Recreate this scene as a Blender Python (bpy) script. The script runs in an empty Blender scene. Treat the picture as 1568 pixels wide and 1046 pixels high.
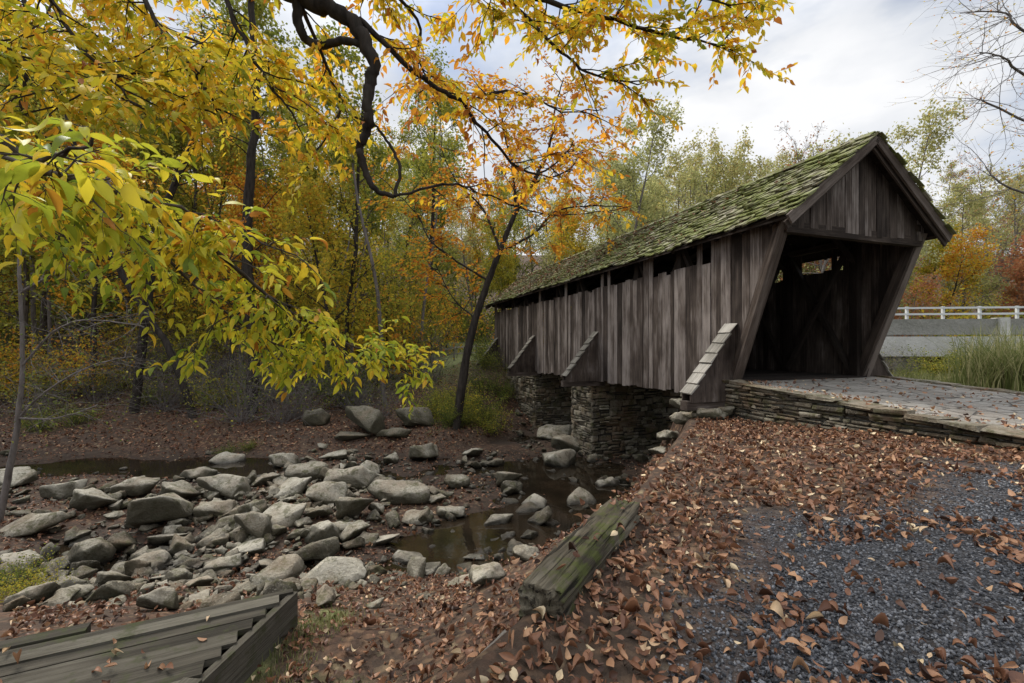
import bpy, math, random, bmesh
import numpy as np
from mathutils import Vector, noise as mnoise
random.seed(7); rng=np.random.default_rng(7)
scene=bpy.context.scene
F=697.0
def wp(px,py,Y): return np.array([(px-784)/F*Y, Y, (530-py)/F*Y])
def sstep(a,b,x):
    t=np.clip((x-a)/(b-a),0,1); return t*t*(3-2*t)
# ---------------------------------------------------------------- noise
_G=np.random.default_rng(3).random((256,256))
def vn(x,y):
    xi=np.floor(x).astype(int); yi=np.floor(y).astype(int); fx=x-xi; fy=y-yi
    fx=fx*fx*(3-2*fx); fy=fy*fy*(3-2*fy)
    a=_G[xi%256,yi%256]; b=_G[(xi+1)%256,yi%256]; c=_G[xi%256,(yi+1)%256]; d=_G[(xi+1)%256,(yi+1)%256]
    return (a*(1-fx)+b*fx)*(1-fy)+(c*(1-fx)+d*fx)*fy
def fbm(x,y,o=4):
    s=0;a=.5;
    for i in range(o):
        s=s+a*(vn(x,y)-.5)*2; x=x*2.03+17.3; y=y*2.03+5.1; a*=.5
    return s
# ---------------------------------------------------------------- materials
class NT:
    def __init__(s,name):
        s.m=bpy.data.materials.new(name); s.m.use_nodes=True; s.t=s.m.node_tree; s.t.nodes.clear()
        s.out=s.n('ShaderNodeOutputMaterial')
    def n(s,ty,**k):
        nd=s.t.nodes.new(ty)
        for a,b in k.items(): setattr(nd,a,b)
        return nd
    def l(s,a,b): s.t.links.new(a,b)
    def noise(s,vec,scale,detail=4,rough=.6):
        nd=s.n('ShaderNodeTexNoise'); nd.inputs['Scale'].default_value=scale; nd.inputs['Detail'].default_value=detail; nd.inputs['Roughness'].default_value=rough
        if vec is not None: s.l(vec,nd.inputs['Vector'])
        return nd.outputs['Fac']
    def ramp(s,fac,stops):
        nd=s.n('ShaderNodeValToRGB'); e=nd.color_ramp.elements
        while len(e)<len(stops): e.new(.5)
        for i,(p,c) in enumerate(stops):
            e[i].position=p; e[i].color=(c[0],c[1],c[2],1) if not isinstance(c,(int,float)) else (c,c,c,1)
        s.l(fac,nd.inputs['Fac']); return nd.outputs['Color']
    def mix(s,fac,a,b,mode='MIX'):
        nd=s.n('ShaderNodeMix',data_type='RGBA',blend_type=mode)
        for sock,v in ((nd.inputs[0],fac),(nd.inputs[6],a),(nd.inputs[7],b)):
            if isinstance(v,(int,float)): sock.default_value=v
            elif isinstance(v,tuple): sock.default_value=(*v,1)
            else: s.l(v,sock)
        return nd.outputs[2]
    def math(s,op,a,b=0.0,clamp=False):
        nd=s.n('ShaderNodeMath',operation=op); nd.use_clamp=clamp
        for i,v in enumerate((a,b)):
            if isinstance(v,(int,float)): nd.inputs[i].default_value=v
            else: s.l(v,nd.inputs[i])
        return nd.outputs[0]
    def attr(s,name,o='Fac'): return s.n('ShaderNodeAttribute',attribute_name=name).outputs[o]
    def scale(s,vec,xyz):
        nd=s.n('ShaderNodeMapping'); nd.inputs['Scale'].default_value=xyz; s.l(vec,nd.inputs['Vector']); return nd.outputs[0]
    def obj(s): return s.n('ShaderNodeTexCoord').outputs['Object']
    def bump(s,h,st=.4,d=.02):
        nd=s.n('ShaderNodeBump'); nd.inputs['Strength'].default_value=st; nd.inputs['Distance'].default_value=d; s.l(h,nd.inputs['Height']); return nd.outputs[0]
    def pbr(s,col,rough=.85,bump=None,spec=.3):
        b=s.n('ShaderNodeBsdfPrincipled')
        if isinstance(col,tuple): b.inputs['Base Color'].default_value=(*col,1)
        else: s.l(col,b.inputs['Base Color'])
        if isinstance(rough,(int,float)): b.inputs['Roughness'].default_value=rough
        else: s.l(rough,b.inputs['Roughness'])
        b.inputs['Specular IOR Level'].default_value=spec
        if bump is not None: s.l(bump,b.inputs['Normal'])
        s.l(b.outputs[0],s.out.inputs[0]); return b
def wood_mat(name,dark,mid,light,moss=0.0,mosscol=(.09,.11,.025),crack=0.0):
    t=NT(name); lc=t.attr('lc','Vector'); r=t.attr('rnd')
    st=t.noise(t.scale(lc,(22,22,1.1)),1.0,5,.65)
    fine=t.noise(t.scale(lc,(90,90,3)),1.0,3,.6)
    big=t.noise(t.scale(lc,(2,2,.8)),1.0,3,.6)
    f=t.math('ADD',t.math('MULTIPLY',st,.62),t.math('MULTIPLY',r,.4))
    f=t.math('ADD',f,t.math('MULTIPLY',t.math('SUBTRACT',big,.5),.8))
    c=t.ramp(f,[(.25,dark),(.5,mid),(.76,light)])
    c=t.mix(t.math('MULTIPLY',t.math('GREATER_THAN',fine,.6),.4),c,tuple(x*.4 for x in dark))
    if moss>0:
        mn=t.noise(t.obj(),3.0,5,.7)
        mf=t.ramp(mn,[(.62-moss*.3,0.0),(.72-moss*.3,1.0)])
        c=t.mix(t.math('MULTIPLY',mf,.8),c,mosscol)
    h=t.math('ADD',st,t.math('MULTIPLY',fine,.5))
    if crack:
        ck=t.noise(t.scale(lc,(30,30,1.6)),1.0,2,.5); ck=t.ramp(ck,[(.36,1.0),(.44,0.0)])
        c=t.mix(t.math('MULTIPLY',ck,crack),c,(.008,.006,.004)); h=t.math('SUBTRACT',h,ck)
    t.pbr(c,.9,t.bump(h,.7,.016),.2); return t.m
M_side=wood_mat('weathered_siding',(.021,.015,.012),(.082,.063,.052),(.27,.232,.208))
M_beam=wood_mat('old_beam',(.025,.018,.014),(.08,.06,.048),(.17,.14,.12))
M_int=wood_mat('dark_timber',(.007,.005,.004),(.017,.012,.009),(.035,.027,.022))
M_grey=wood_mat('grey_cap_wood',(.12,.11,.09),(.27,.25,.215),(.45,.42,.37))
M_deck=wood_mat('boardwalk_wood',(.03,.026,.019),(.075,.066,.05),(.14,.128,.1),.3,(.05,.056,.022))
M_log=wood_mat('mossy_timber',(.018,.014,.009),(.095,.08,.055),(.27,.24,.18),.42,(.065,.075,.018),.8)
M_ltimber=wood_mat('pale_timber',(.05,.043,.036),(.14,.122,.105),(.27,.25,.22),.05,crack=.7)
def m_shake():
    t=NT('mossy_shakes'); lc=t.attr('lc','Vector'); r=t.attr('rnd'); o=t.obj()
    st=t.noise(t.scale(lc,(60,60,4)),1.0,4,.6)
    f=t.math('ADD',t.math('MULTIPLY',st,.5),t.math('MULTIPLY',r,.5))
    c=t.ramp(f,[(.2,(.06,.05,.035)),(.5,(.18,.165,.115)),(.8,(.41,.385,.29))])
    mn=t.noise(o,1.4,6,.85)
    c=t.mix(t.math('MULTIPLY',t.ramp(mn,[(.42,0.0),(.53,1.0)]),.8),c,t.mix(st,(.07,.085,.02),(.24,.27,.075)))
    dk=t.noise(o,3.1,6,.8)
    c=t.mix(t.math('MULTIPLY',t.ramp(dk,[(.53,0.0),(.62,1.0)]),.65),c,(.045,.039,.024))
    ln=t.noise(o,9,4,.7)
    c=t.mix(t.math('MULTIPLY',t.ramp(ln,[(.59,0.0),(.68,1.0)]),.7),c,(.19,.11,.055))
    t.pbr(c,.95,t.bump(t.math('ADD',st,mn),.8,.03),.1); return t.m
M_shake=m_shake()
def m_stone(name,a,b,c3,moss=.3,scale=1.0,wet=False,brown=0,flag=False):
    t=NT(name); o=t.obj(); r=t.attr('rnd')
    n1=t.noise(o,2.5*scale,6,.65); n2=t.noise(o,18*scale,5,.7)
    f=t.math('ADD',t.math('MULTIPLY',n1,.45),t.math('MULTIPLY',n2,.4)); f=t.math('ADD',f,t.math('MULTIPLY',t.math('SUBTRACT',r,.5),.38))
    c=t.ramp(f,[(.22,a),(.42,b),(.62,c3)])
    vo=t.noise(o,45*scale,2,.5)
    c=t.mix(t.math('MULTIPLY',t.ramp(vo,[(.6,0.0),(.66,1.0)]),.35),c,tuple(min(1,x*1.25) for x in c3))
    if brown: c=t.mix(t.ramp(t.noise(o,1.3,3,.6),[(.45,0.0),(.65,brown)]),c,(.19,.115,.06))
    if moss>0:
        mn=t.noise(o,4*scale,5,.75)
        c=t.mix(t.math('MULTIPLY',t.ramp(mn,[(.66-moss*.35,0.0),(.76-moss*.35,1.0)]),.7),c,(.065,.065,.02))
    h=t.math('ADD',n2,t.math('MULTIPLY',n1,2))
    if flag:
        v=t.n('ShaderNodeTexVoronoi',feature='DISTANCE_TO_EDGE'); v.inputs['Scale'].default_value=1.9; t.l(t.scale(o,(1,1.5,.1)),v.inputs['Vector'])
        ed=t.ramp(v.outputs['Distance'],[(.012,1.0),(.04,0.0)]); v2=t.n('ShaderNodeTexVoronoi'); v2.inputs['Scale'].default_value=1.9; t.l(t.scale(o,(1,1.5,.1)),v2.inputs['Vector']); sp=t.n('ShaderNodeSeparateColor'); t.l(v2.outputs['Color'],sp.inputs[0])
        c=t.mix(t.ramp(sp.outputs[0],[(0,.0),(1,.45)]),c,(.16,.145,.12)); c=t.mix(t.math('MULTIPLY',ed,.75),c,(.06,.05,.04)); h=t.math('SUBTRACT',h,t.math('MULTIPLY',ed,1.5))
    rough=.85
    if wet:
        g=t.n('ShaderNodeNewGeometry')
        z=t.n('ShaderNodeSeparateXYZ'); t.l(g.outputs['Position'],z.inputs[0])
        zz=t.math('ADD',z.outputs[2],t.math('MULTIPLY',n1,.16))
        w=t.n('ShaderNodeMapRange'); t.l(zz,w.inputs[0]); w.inputs[1].default_value=-3.97; w.inputs[2].default_value=-3.83; w.inputs[3].default_value=1; w.inputs[4].default_value=0
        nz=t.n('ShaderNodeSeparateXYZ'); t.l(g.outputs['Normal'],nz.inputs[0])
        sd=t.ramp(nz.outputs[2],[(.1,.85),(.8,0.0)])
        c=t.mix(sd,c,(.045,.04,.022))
        c=t.mix(t.math('MULTIPLY',w.outputs[0],.85),c,(.028,.024,.017))
        rough=t.math('SUBTRACT',.85,t.math('MULTIPLY',w.outputs[0],.5))
    t.pbr(c,rough,t.bump(h,.9,.045),.3); return t.m
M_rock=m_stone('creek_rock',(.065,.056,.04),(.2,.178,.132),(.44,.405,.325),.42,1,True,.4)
M_wall=m_stone('fieldstone',(.045,.037,.026),(.135,.114,.083),(.31,.28,.215),.45,1,False,.55)
M_mortar=m_stone('dark_joint',(.02,.018,.014),(.035,.03,.024),(.05,.045,.036),0)
M_conc=m_stone('concrete',(.3,.29,.27),(.43,.42,.395),(.55,.54,.51),.0,.5)
M_concd=m_stone('stained_concrete',(.13,.13,.115),(.24,.235,.21),(.34,.33,.3),.1,.5)
M_ramp=m_stone('flagstone_paving',(.18,.16,.135),(.34,.315,.275),(.5,.47,.42),.0,1.2,False,.25,True)
M_pebble=m_stone('gravel_stone',(.033,.034,.037),(.09,.094,.104),(.24,.245,.262),0)
def m_metal():
    t=NT('galvanised_rail'); t.pbr((.6,.61,.61),.5,None,.5); return t.m
M_metal=m_metal()
def m_bark(name,a,b):
    t=NT(name); o=t.obj(); n=t.noise(t.scale(o,(9,9,2)),1,5,.7)
    c=t.ramp(n,[(.3,a),(.7,b)]); t.pbr(c,.95,t.bump(n,.6,.03),.1); return t.m
M_bark=m_bark('bark',(.03,.024,.019),(.12,.1,.08))
M_barkd=m_bark('dark_bark',(.014,.012,.010),(.06,.05,.042))
M_twig=m_bark('grey_twigs',(.09,.078,.07),(.22,.195,.18))
def m_leaf(name,stops,trans=.5,objrand=.25,glossy=False):
    t=NT(name); r=t.attr('rnd'); oi=t.n('ShaderNodeObjectInfo').outputs['Random']
    f=t.math('ADD',r,t.math('MULTIPLY',t.math('SUBTRACT',oi,.5),objrand),True)
    c=t.ramp(f,stops)
    if glossy: b=t.pbr(c,.5,None,.3).outputs[0]
    else:
        d=t.n('ShaderNodeBsdfDiffuse'); t.l(c,d.inputs[0]); b=d.outputs[0]
    tr=t.n('ShaderNodeBsdfTranslucent'); t.l(c,tr.inputs[0])
    mx=t.n('ShaderNodeMixShader'); mx.inputs[0].default_value=trans
    t.l(b,mx.inputs[1]); t.l(tr.outputs[0],mx.inputs[2]); t.l(mx.outputs[0],t.out.inputs[0]); return t.m
L_fore=m_leaf('yellow_green_leaf',[(0,(.17,.25,.03)),(.3,(.4,.45,.04)),(.6,(.72,.64,.05)),(.85,(.82,.54,.04)),(1,(.5,.2,.03))],.5,0,True)
L_can=m_leaf('golden_leaf',[(0,(.22,.27,.02)),(.25,(.58,.52,.04)),(.55,(.85,.58,.04)),(.8,(.82,.37,.035)),(1,(.42,.15,.03))],.5,0,True)
L_or=m_leaf('orange_leaf',[(0,(.4,.36,.05)),(.35,(.7,.45,.05)),(.7,(.68,.27,.035)),(1,(.34,.12,.035))],.5,.2)
L_grn=m_leaf('olive_leaf',[(0,(.09,.12,.025)),(.35,(.21,.24,.045)),(.7,(.4,.37,.06)),(1,(.55,.36,.06))],.5,.6)
L_gold=m_leaf('yellow_leaf',[(0,(.17,.19,.035)),(.35,(.37,.35,.05)),(.7,(.62,.45,.05)),(1,(.6,.24,.04))],.5,.6)
L_pale=m_leaf('pale_green_leaf',[(0,(.24,.26,.10)),(.4,(.38,.39,.16)),(.75,(.5,.47,.2)),(1,(.5,.38,.15))],.5,.4)
L_rust=m_leaf('rust_leaf',[(0,(.26,.17,.08)),(.5,(.42,.2,.09)),(1,(.42,.14,.08))],.45,.3)
L_shrub=m_leaf('shrub_leaf',[(0,(.07,.1,.025)),(.4,(.16,.2,.045)),(.8,(.38,.35,.06)),(1,(.55,.41,.05))],.45,.5)
L_grass=m_leaf('grass_blade',[(0,(.1,.13,.04)),(.5,(.2,.22,.08)),(1,(.4,.36,.2))],.4,.1)
L_litter=m_leaf('fallen_leaf',[(0,(.045,.023,.015)),(.3,(.14,.063,.036)),(.6,(.27,.13,.07)),(.85,(.42,.24,.13)),(1,(.62,.49,.31))],.12,0,True)
# ---------------------------------------------------------------- mesh helpers
def link(o,parent=None):
    scene.collection.objects.link(o)
    if parent: o.parent=parent
    return o
def empty(name):
    o=bpy.data.objects.new(name,None); return link(o)
def arr_mesh(name,V,T,attrs=None,mat=None,smooth=False,vec=None):
    V=np.asarray(V,dtype=np.float32); T=np.asarray(T,dtype=np.int32); k=T.shape[1]
    me=bpy.data.meshes.new(name); me.vertices.add(len(V)); me.vertices.foreach_set('co',V.ravel())
    me.loops.add(T.size); me.loops.foreach_set('vertex_index',T.ravel())
    me.polygons.add(len(T)); me.polygons.foreach_set('loop_start',np.arange(0,T.size,k,dtype=np.int32))
    me.update(calc_edges=True)
    if smooth: me.polygons.foreach_set('use_smooth',np.ones(len(T),dtype=bool))
    for a,v in (attrs or {}).items():
        at=me.attributes.new(a,'FLOAT','POINT'); at.data.foreach_set('value',np.asarray(v,dtype=np.float32))
    for a,v in (vec or {}).items():
        at=me.attributes.new(a,'FLOAT_VECTOR','POINT'); at.data.foreach_set('vector',np.asarray(v,dtype=np.float32).ravel())
    if mat: me.materials.append(mat)
    return me
class MB:
    def __init__(s): s.v=[];s.f=[];s.lc=[];s.r=[]
    def prism(s,p8,lc8=None,r=None):
        r=random.random() if r is None else r
        b=len(s.v); s.v+= [tuple(p) for p in p8]
        for q in ((0,3,2,1),(4,5,6,7),(0,1,5,4),(1,2,6,5),(2,3,7,6),(3,0,4,7)): s.f.append(tuple(b+i for i in q))
        off=np.array([random.random()*20,random.random()*20,random.random()*20])
        if lc8 is None: lc8=p8
        s.lc+=[tuple(np.asarray(q)+off) for q in lc8]; s.r+=[r]*8
    def beam(s,a,b,w,h,up=(0,0,1),r=None,jit=0):
        a=np.array(a,float); b=np.array(b,float); d=b-a; L=np.linalg.norm(d); d/=L
        up=np.array(up,float); sd=np.cross(d,up); sd/=np.linalg.norm(sd); u=np.cross(sd,d)
        P=[];C=[]
        for (c,z) in ((a,0),(b,L)):
            for x,y in ((-1,-1),(1,-1),(1,1),(-1,1)):
                P.append(c+sd*x*w/2+u*y*h/2+(rng.normal(0,jit,3) if jit else 0)); C.append((x*w/2,y*h/2,z))
        s.prism(P,C,r)
    def obj(s,name,mat,parent=None,loc=None):
        me=bpy.data.meshes.new(name); me.from_pydata(s.v,[],s.f); me.materials.append(mat)
        at=me.attributes.new('rnd','FLOAT','POINT'); at.data.foreach_set('value',s.r)
        at=me.attributes.new('lc','FLOAT_VECTOR','POINT'); at.data.foreach_set('vector',np.array(s.lc,dtype=np.float32).ravel())
        return link(bpy.data.objects.new(name,me),parent)
def leaf_tpl(n,w,fold=.25,curl=.3,skew=.9):
    xs=np.linspace(0,1,n+1); wd=w*np.sin(np.pi*xs**skew)**.8; z=-curl*(xs-.3)**2
    V=[];
    for i in range(n+1): V.append((xs[i],0,z[i]))
    for sgn in (1,-1):
        for i in range(1,n): V.append((xs[i]-.04,sgn*wd[i],z[i]+fold*wd[i]))
    L=lambda i:n+i; R=lambda i:n+(n-1)+i
    T=[]
    for Q,fl in ((L,0),(R,1)):
        def ad(a,b,c): T.append((a,b,c) if fl else (a,c,b))
        ad(0,Q(1),1)
        for i in range(1,n-1): ad(i,Q(i),Q(i+1)); ad(i,Q(i+1),i+1)
        ad(n-1,Q(n-1),n)
    return np.array(V,float),np.array(T,int)
def frames(fwd,nrm):
    f=fwd/np.linalg.norm(fwd,axis=1,keepdims=True)
    s=np.cross(nrm,f); s/=np.maximum(np.linalg.norm(s,axis=1,keepdims=True),1e-6)
    n=np.cross(f,s); return f,s,n
def scatter(tpl,pos,fwd,nrm,sc,rnd,vary=0):
    V,T=tpl; N=len(pos); f,s,n=frames(fwd,nrm)
    sc=np.broadcast_to(sc,(N,))
    Z=np.broadcast_to(V[None,:,2],(N,len(V))).copy()
    Y=np.broadcast_to(V[None,:,1],(N,len(V))).copy()
    if vary:
        c=rng.normal(0,vary,(N,1)); Z=Z+c*(V[None,:,0]-.5)**2*2
        c2=rng.normal(.3,vary*1.5,(N,1)); Z=Z+c2*np.abs(Y); Y=Y*rng.uniform(.55,1.15,(N,1))
        c3=rng.normal(0,vary*.6,(N,1)); Z=Z+c3*Y*(V[None,:,0])*2
    P=pos[:,None,:]+sc[:,None,None]*(V[None,:,0,None]*f[:,None,:]+Y[:,:,None]*s[:,None,:]+Z[:,:,None]*n[:,None,:])
    TT=T[None]+ (np.arange(N)*len(V))[:,None,None]
    return P.reshape(-1,3),TT.reshape(-1,T.shape[1]),np.repeat(rnd,len(V))
def rdir(N):
    v=rng.normal(0,1,(N,3)); return v/np.linalg.norm(v,axis=1,keepdims=True)
TPL6=leaf_tpl(3,.26); TPLF=leaf_tpl(6,.2,.35,.35); TPLG=leaf_tpl(5,.25,.3,.2)
TPLQ=(np.array([(0,0,0),(.45,.3,.05),(1,0,-.05),(.5,-.32,.05)],float),np.array([(0,2,1),(0,3,2)]))
# ---------------------------------------------------------------- bridge frame
D=np.array([-.329,.944,0]); R=np.array([.944,.329,0])
def Bp(u,v,z): return np.array([5.36-.329*u+.944*v, 8.77+.944*u+.329*v, z])
# ---------------------------------------------------------------- terrain
PL=[(-4,-300),(-4,-60),(-1.6,-1),(-.26,2.16),(.10,2.72),(1.08,4.29),(3.68,9.3),(4.2,10.6),(4.4,11.7),(9,13.3),(14,17),(22,21),(60,30),(300,40)]
POLY=PL+[(300,-300)]
def sdist(x,y):
    d=np.full(x.shape,1e9)
    for (ax,ay),(bx,by) in zip(PL[:-1],PL[1:]):
        dx,dy=bx-ax,by-ay; t=np.clip(((x-ax)*dx+(y-ay)*dy)/(dx*dx+dy*dy),0,1)
        d=np.minimum(d,np.hypot(x-ax-t*dx,y-ay-t*dy))
    ins=np.zeros(x.shape,bool); n=len(POLY)
    for i in range(n):
        ax,ay=POLY[i]; bx,by=POLY[(i+1)%n]
        if ay==by: continue
        c=((ay>y)!=(by>y))&(x<(bx-ax)*(y-ay)/(by-ay)+ax); ins^=c
    return np.where(ins,-d,d)
def uv_of(x,y):
    a=x-5.36;b=y-8.77; return -.329*a+.944*b, .944*a+.329*b
def poolm(x,y):
    p=np.exp(-(((x+.2)/2.9)**2+((y-11.0)/2.3)**2))+.9*np.exp(-(((x-1.8)/2.5)**2+((y-14.5)/2.2)**2))
    p=p+.9*np.exp(-(((x+12)/4.5)**2+((y-15.3)/1.5)**2))+.8*np.exp(-(((x+9.3)/1.6)**2+((y-9.2)/1.0)**2))
    return np.clip(p*(1+.8*fbm(x*.7+3,y*.7,3)),0,1.2)
def H(x,y,detail=True):
    x=np.asarray(x,float); y=np.asarray(y,float); s=sdist(x,y); u,v=uv_of(x,y)
    zp=-1.6+.05*np.clip(x-1,0,8)*(1-sstep(6,10,y)); zp=zp+ (-1.2-zp)*sstep(5,6.5,v)
    k=.48+1.3*sstep(5,10,y)
    zs=zp-.34*sstep(0,.3,s)-k*np.maximum(s-.2,0)
    yb=17+6.5*sstep(-3,3,x)+1.2*fbm(x*.2,y*0+3,2)
    g=np.where(y<4,-2.5,np.maximum(-2.5-(y-4)*.385,-4.2))
    fl=-4.0+.24*fbm(x*.45,y*.45,3)+.1*sstep(2.5,0,np.abs(np.hypot((x+3.2)/2.2,(y-11.5)/1.6)))*2-.26*poolm(x,y)
    g=np.where(y<8,g,fl*sstep(8,9,y)+g*(1-sstep(8,9,y)))
    far=-4.05+np.clip(y-yb,0,30)*.14+sstep(0,1.5,y-yb)*.25+sstep(48,160,y)*30
    far=far+sstep(-6,-25,x)*sstep(18,40,y)*5
    bed=np.where(y>yb,np.maximum(far,-4.05),g); bed=np.maximum(bed,np.where(y>8,far*sstep(-.8,0,y-yb)+bed*(1-sstep(-.8,0,y-yb)),-99))
    w=sstep(15.5,20,u)*sstep(6,2.6,np.abs(v-2.4)); bed=bed+(-.95-bed)*w*(bed<-.95)
    m=np.maximum(zs,bed); z=np.where(s<0,zp,m)
    if detail:
        z=z+.035*fbm(x*1.3,y*1.3,4)*np.where(s<0,.6,1.6)+.012*fbm(x*6,y*6,2)
    return z
def ground(px,py):
    t=1.5
    while t<90:
        p=wp(px,py,t)
        if p[2]<=float(H(np.array(p[0]),np.array(p[1]),False)): return p
        t+=.04 if t<20 else .2
    return wp(px,py,60)
N=520;k=5.4
tt=np.linspace(-1,1,N); xs=400*np.sinh(k*tt)/math.sinh(k)-.0; ys=400*np.sinh(k*tt)/math.sinh(k)+7
X,Y=np.meshgrid(xs,ys); Z=H(X,Y)
idx=np.arange(N*N).reshape(N,N)
Q=np.stack([idx[:-1,:-1],idx[:-1,1:],idx[1:,1:],idx[1:,:-1]],-1).reshape(-1,4)
S=sdist(X,Y); U_,V_=uv_of(X,Y)
def gravel_amt(x,y):
    s=sdist(x,y); n=fbm(x*.8+4,y*.8,4)
    g=sstep(.45,1.5,-s+n*.9)*(1-sstep(3.6,5.2,y+n*1.4-.15*np.clip(x-3,0,3)))
    return np.where(s<0,g,0)
GA=gravel_amt(X,Y)
wet=sstep(-3.95,-4.1,Z)
grass=sstep(24,32,Y)*sstep(-14,-8,X)*sstep(6,2,X)*sstep(60,50,Y)+ (V_>5)*(S<2)*.45
nz=fbm(X*1.5,Y*1.5,3)
grass=np.maximum(grass,sstep(.12,.3,nz)*(np.abs(X+2.1)<1.2)*(Y<5)*(S>0)*.8)
def m_ground():
    t=NT('forest_floor'); o=t.obj()
    vo=t.n('ShaderNodeTexVoronoi'); vo.inputs['Scale'].default_value=13; vo.inputs['Randomness'].default_value=1
    wv=t.n('ShaderNodeVectorMath',operation='ADD'); t.l(o,wv.inputs[0]); nn=t.n('ShaderNodeTexNoise'); nn.inputs['Scale'].default_value=7; t.l(o,nn.inputs[0]); 
    sc=t.n('ShaderNodeVectorMath',operation='SCALE'); sc.inputs[3].default_value=.12; t.l(nn.outputs['Color'],sc.inputs[0]); t.l(sc.outputs[0],wv.inputs[1]); t.l(wv.outputs[0],vo.inputs['Vector'])
    sep=t.n('ShaderNodeSeparateColor'); t.l(vo.outputs['Color'],sep.inputs[0])
    leaf=t.ramp(sep.outputs[0],[(0,(.03,.017,.011)),(.35,(.09,.045,.028)),(.65,(.17,.088,.05)),(.9,(.27,.16,.09)),(1,(.36,.28,.16))])
    leaf=t.mix(t.ramp(vo.outputs['Distance'],[(.0,0.0),(.75,.75)]),leaf,(.03,.018,.012))
    big=t.noise(o,.8,5,.65); soil=t.ramp(t.noise(o,9,6,.7),[(.3,(.028,.02,.014)),(.7,(.085,.06,.042))])
    c=t.mix(t.ramp(big,[(.35,.15),(.62,.95)]),soil,leaf)
    vg=t.n('ShaderNodeTexVoronoi'); vg.inputs['Scale'].default_value=75; t.l(o,vg.inputs['Vector']); sg=t.n('ShaderNodeSeparateColor'); t.l(vg.outputs['Color'],sg.inputs[0])
    gr=t.ramp(sg.outputs[1],[(0,(.02,.0205,.022)),(.5,(.062,.065,.072)),(1,(.18,.185,.2))])
    gr=t.mix(t.ramp(vg.outputs['Distance'],[(.2,0.0),(.8,.8)]),gr,(.014,.012,.011))
    gr=t.mix(t.ramp(t.noise(o,1.7,5,.7),[(.48,0.0),(.62,.75)]),gr,(.03,.024,.02))
    c=t.mix(t.attr('gravel'),c,gr)
    gs=t.ramp(t.noise(o,14,5,.7),[(.3,(.08,.09,.035)),(.6,(.19,.21,.08)),(.8,(.32,.32,.15))])
    c=t.mix(t.attr('grass'),c,gs)
    c=t.mix(t.math('MULTIPLY',t.attr('wet'),.7),c,(.025,.018,.013))
    h=t.math('ADD',t.math('MULTIPLY',sep.outputs[1],.6),t.noise(o,25,4,.6)); h=t.math('SUBTRACT',h,t.math('MULTIPLY',vg.outputs['Distance'],t.math('MULTIPLY',t.attr('gravel'),.8)))
    t.pbr(c,.85,t.bump(h,.7,.025),.25); return t.m
M_ground=m_ground()
me=arr_mesh('ground',np.stack([X,Y,Z],-1).reshape(-1,3),Q,{'gravel':GA.ravel(),'wet':wet.ravel(),'grass':np.clip(grass,0,1).ravel()},M_ground,True)
link(bpy.data.objects.new('ground',me))
def m_water():
    t=NT('creek_water'); o=t.obj(); n=t.noise(o,5,3,.5); n2=t.noise(o,1.2,2,.5)
    c=t.ramp(n2,[(.3,(.010,.008,.005)),(.7,(.026,.018,.011))])
    b=t.pbr(c,.03,t.bump(n,.1,.02),.5); b.inputs['IOR'].default_value=1.33; return t.m
wx=np.array([(-60,7,-4.09),(-60,26,-4.09),(40,26,-4.09),(40,7,-4.09)])
link(bpy.data.objects.new('creek_water',arr_mesh('creek_water',wx,[(0,3,2,1)],None,m_water())))
# ---------------------------------------------------------------- COVERED BRIDGE
CB=empty('covered_bridge')
EZ=2.58; PK=4.46; W=4.8; RL=21.2; sl=(PK-EZ)/(W/2)
WL=.32; WR=4.48; DZ=-.76; U0=1.55; U1=20.4; TOPZ=2.75; BOT=-1.24
def slantz(u): return DZ+(U0-u)/1.27*3.4
side=MB()
def wall(v,outs):
    u=.3; 
    while u<U1:
        w=random.uniform(.15,.31); u2=min(u+w,U1); g=.004+random.random()*.012 if outs<0 else .002
        b=BOT+random.gauss(0,.035)
        b0=max(b,slantz(u)) if u<U0 else b; b1=max(b,slantz(u2)) if u2<U0 else b
        if u2<U0+.35 and u<U0+.1: b0=max(b0,DZ-.5) ; b1=max(b1,DZ-.5)
        top=2.05+random.gauss(0,.03)
        if u<2.1: top=TOPZ
        elif random.random()<.13: top=TOPZ
        if u>U1-.7: top=TOPZ
        a=v+random.gauss(0,.009); t=.028*outs
        tl=random.gauss(0,.008)
        P=[Bp(u+g,a,b0),Bp(u2,a+tl,b1),Bp(u2,a+t+tl,b1),Bp(u+g,a+t,b0),Bp(u+g,a,top),Bp(u2,a+tl,top),Bp(u2,a+t+tl,top),Bp(u+g,a+t,top)]
        if outs<0: P=[P[1],P[0],P[3],P[2],P[5],P[4],P[7],P[6]]
        C=[(0,0,p[2]) if i%4 in (0,3) else (w,0,p[2]) for i,p in enumerate(P)]
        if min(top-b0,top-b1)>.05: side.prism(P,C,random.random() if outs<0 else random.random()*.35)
        u=u2
wall(WL,-1); wall(WR,1)
for (ug,sg) in ((.32,-1),(RL-.35,1)):
    v=.25
    while v<W-.25:
        w=random.uniform(.16,.26); v2=min(v+w,W-.25)
        zt=lambda q: EZ+sl*min(q,W-q)-.06
        zb=2.42+random.gauss(0,.015)
        if min(zt(v),zt(v2))>zb+.03:
            uu=ug+random.gauss(0,.008)
            P=[Bp(uu,v+.01,zb),Bp(uu,v2,zb),Bp(uu+.03,v2,zb),Bp(uu+.03,v+.01,zb),Bp(uu,v+.01,zt(v)),Bp(uu,v2,zt(v2)),Bp(uu+.03,v2,zt(v2)),Bp(uu+.03,v+.01,zt(v))]
            side.prism(P,[(0,0,p[2]) if i%4 in(0,3) else (w,0,p[2]) for i,p in enumerate(P)],random.random()*.7)
        v=v2
side.obj('siding_boards',M_side,CB)
bm=MB(); it=MB()
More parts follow.
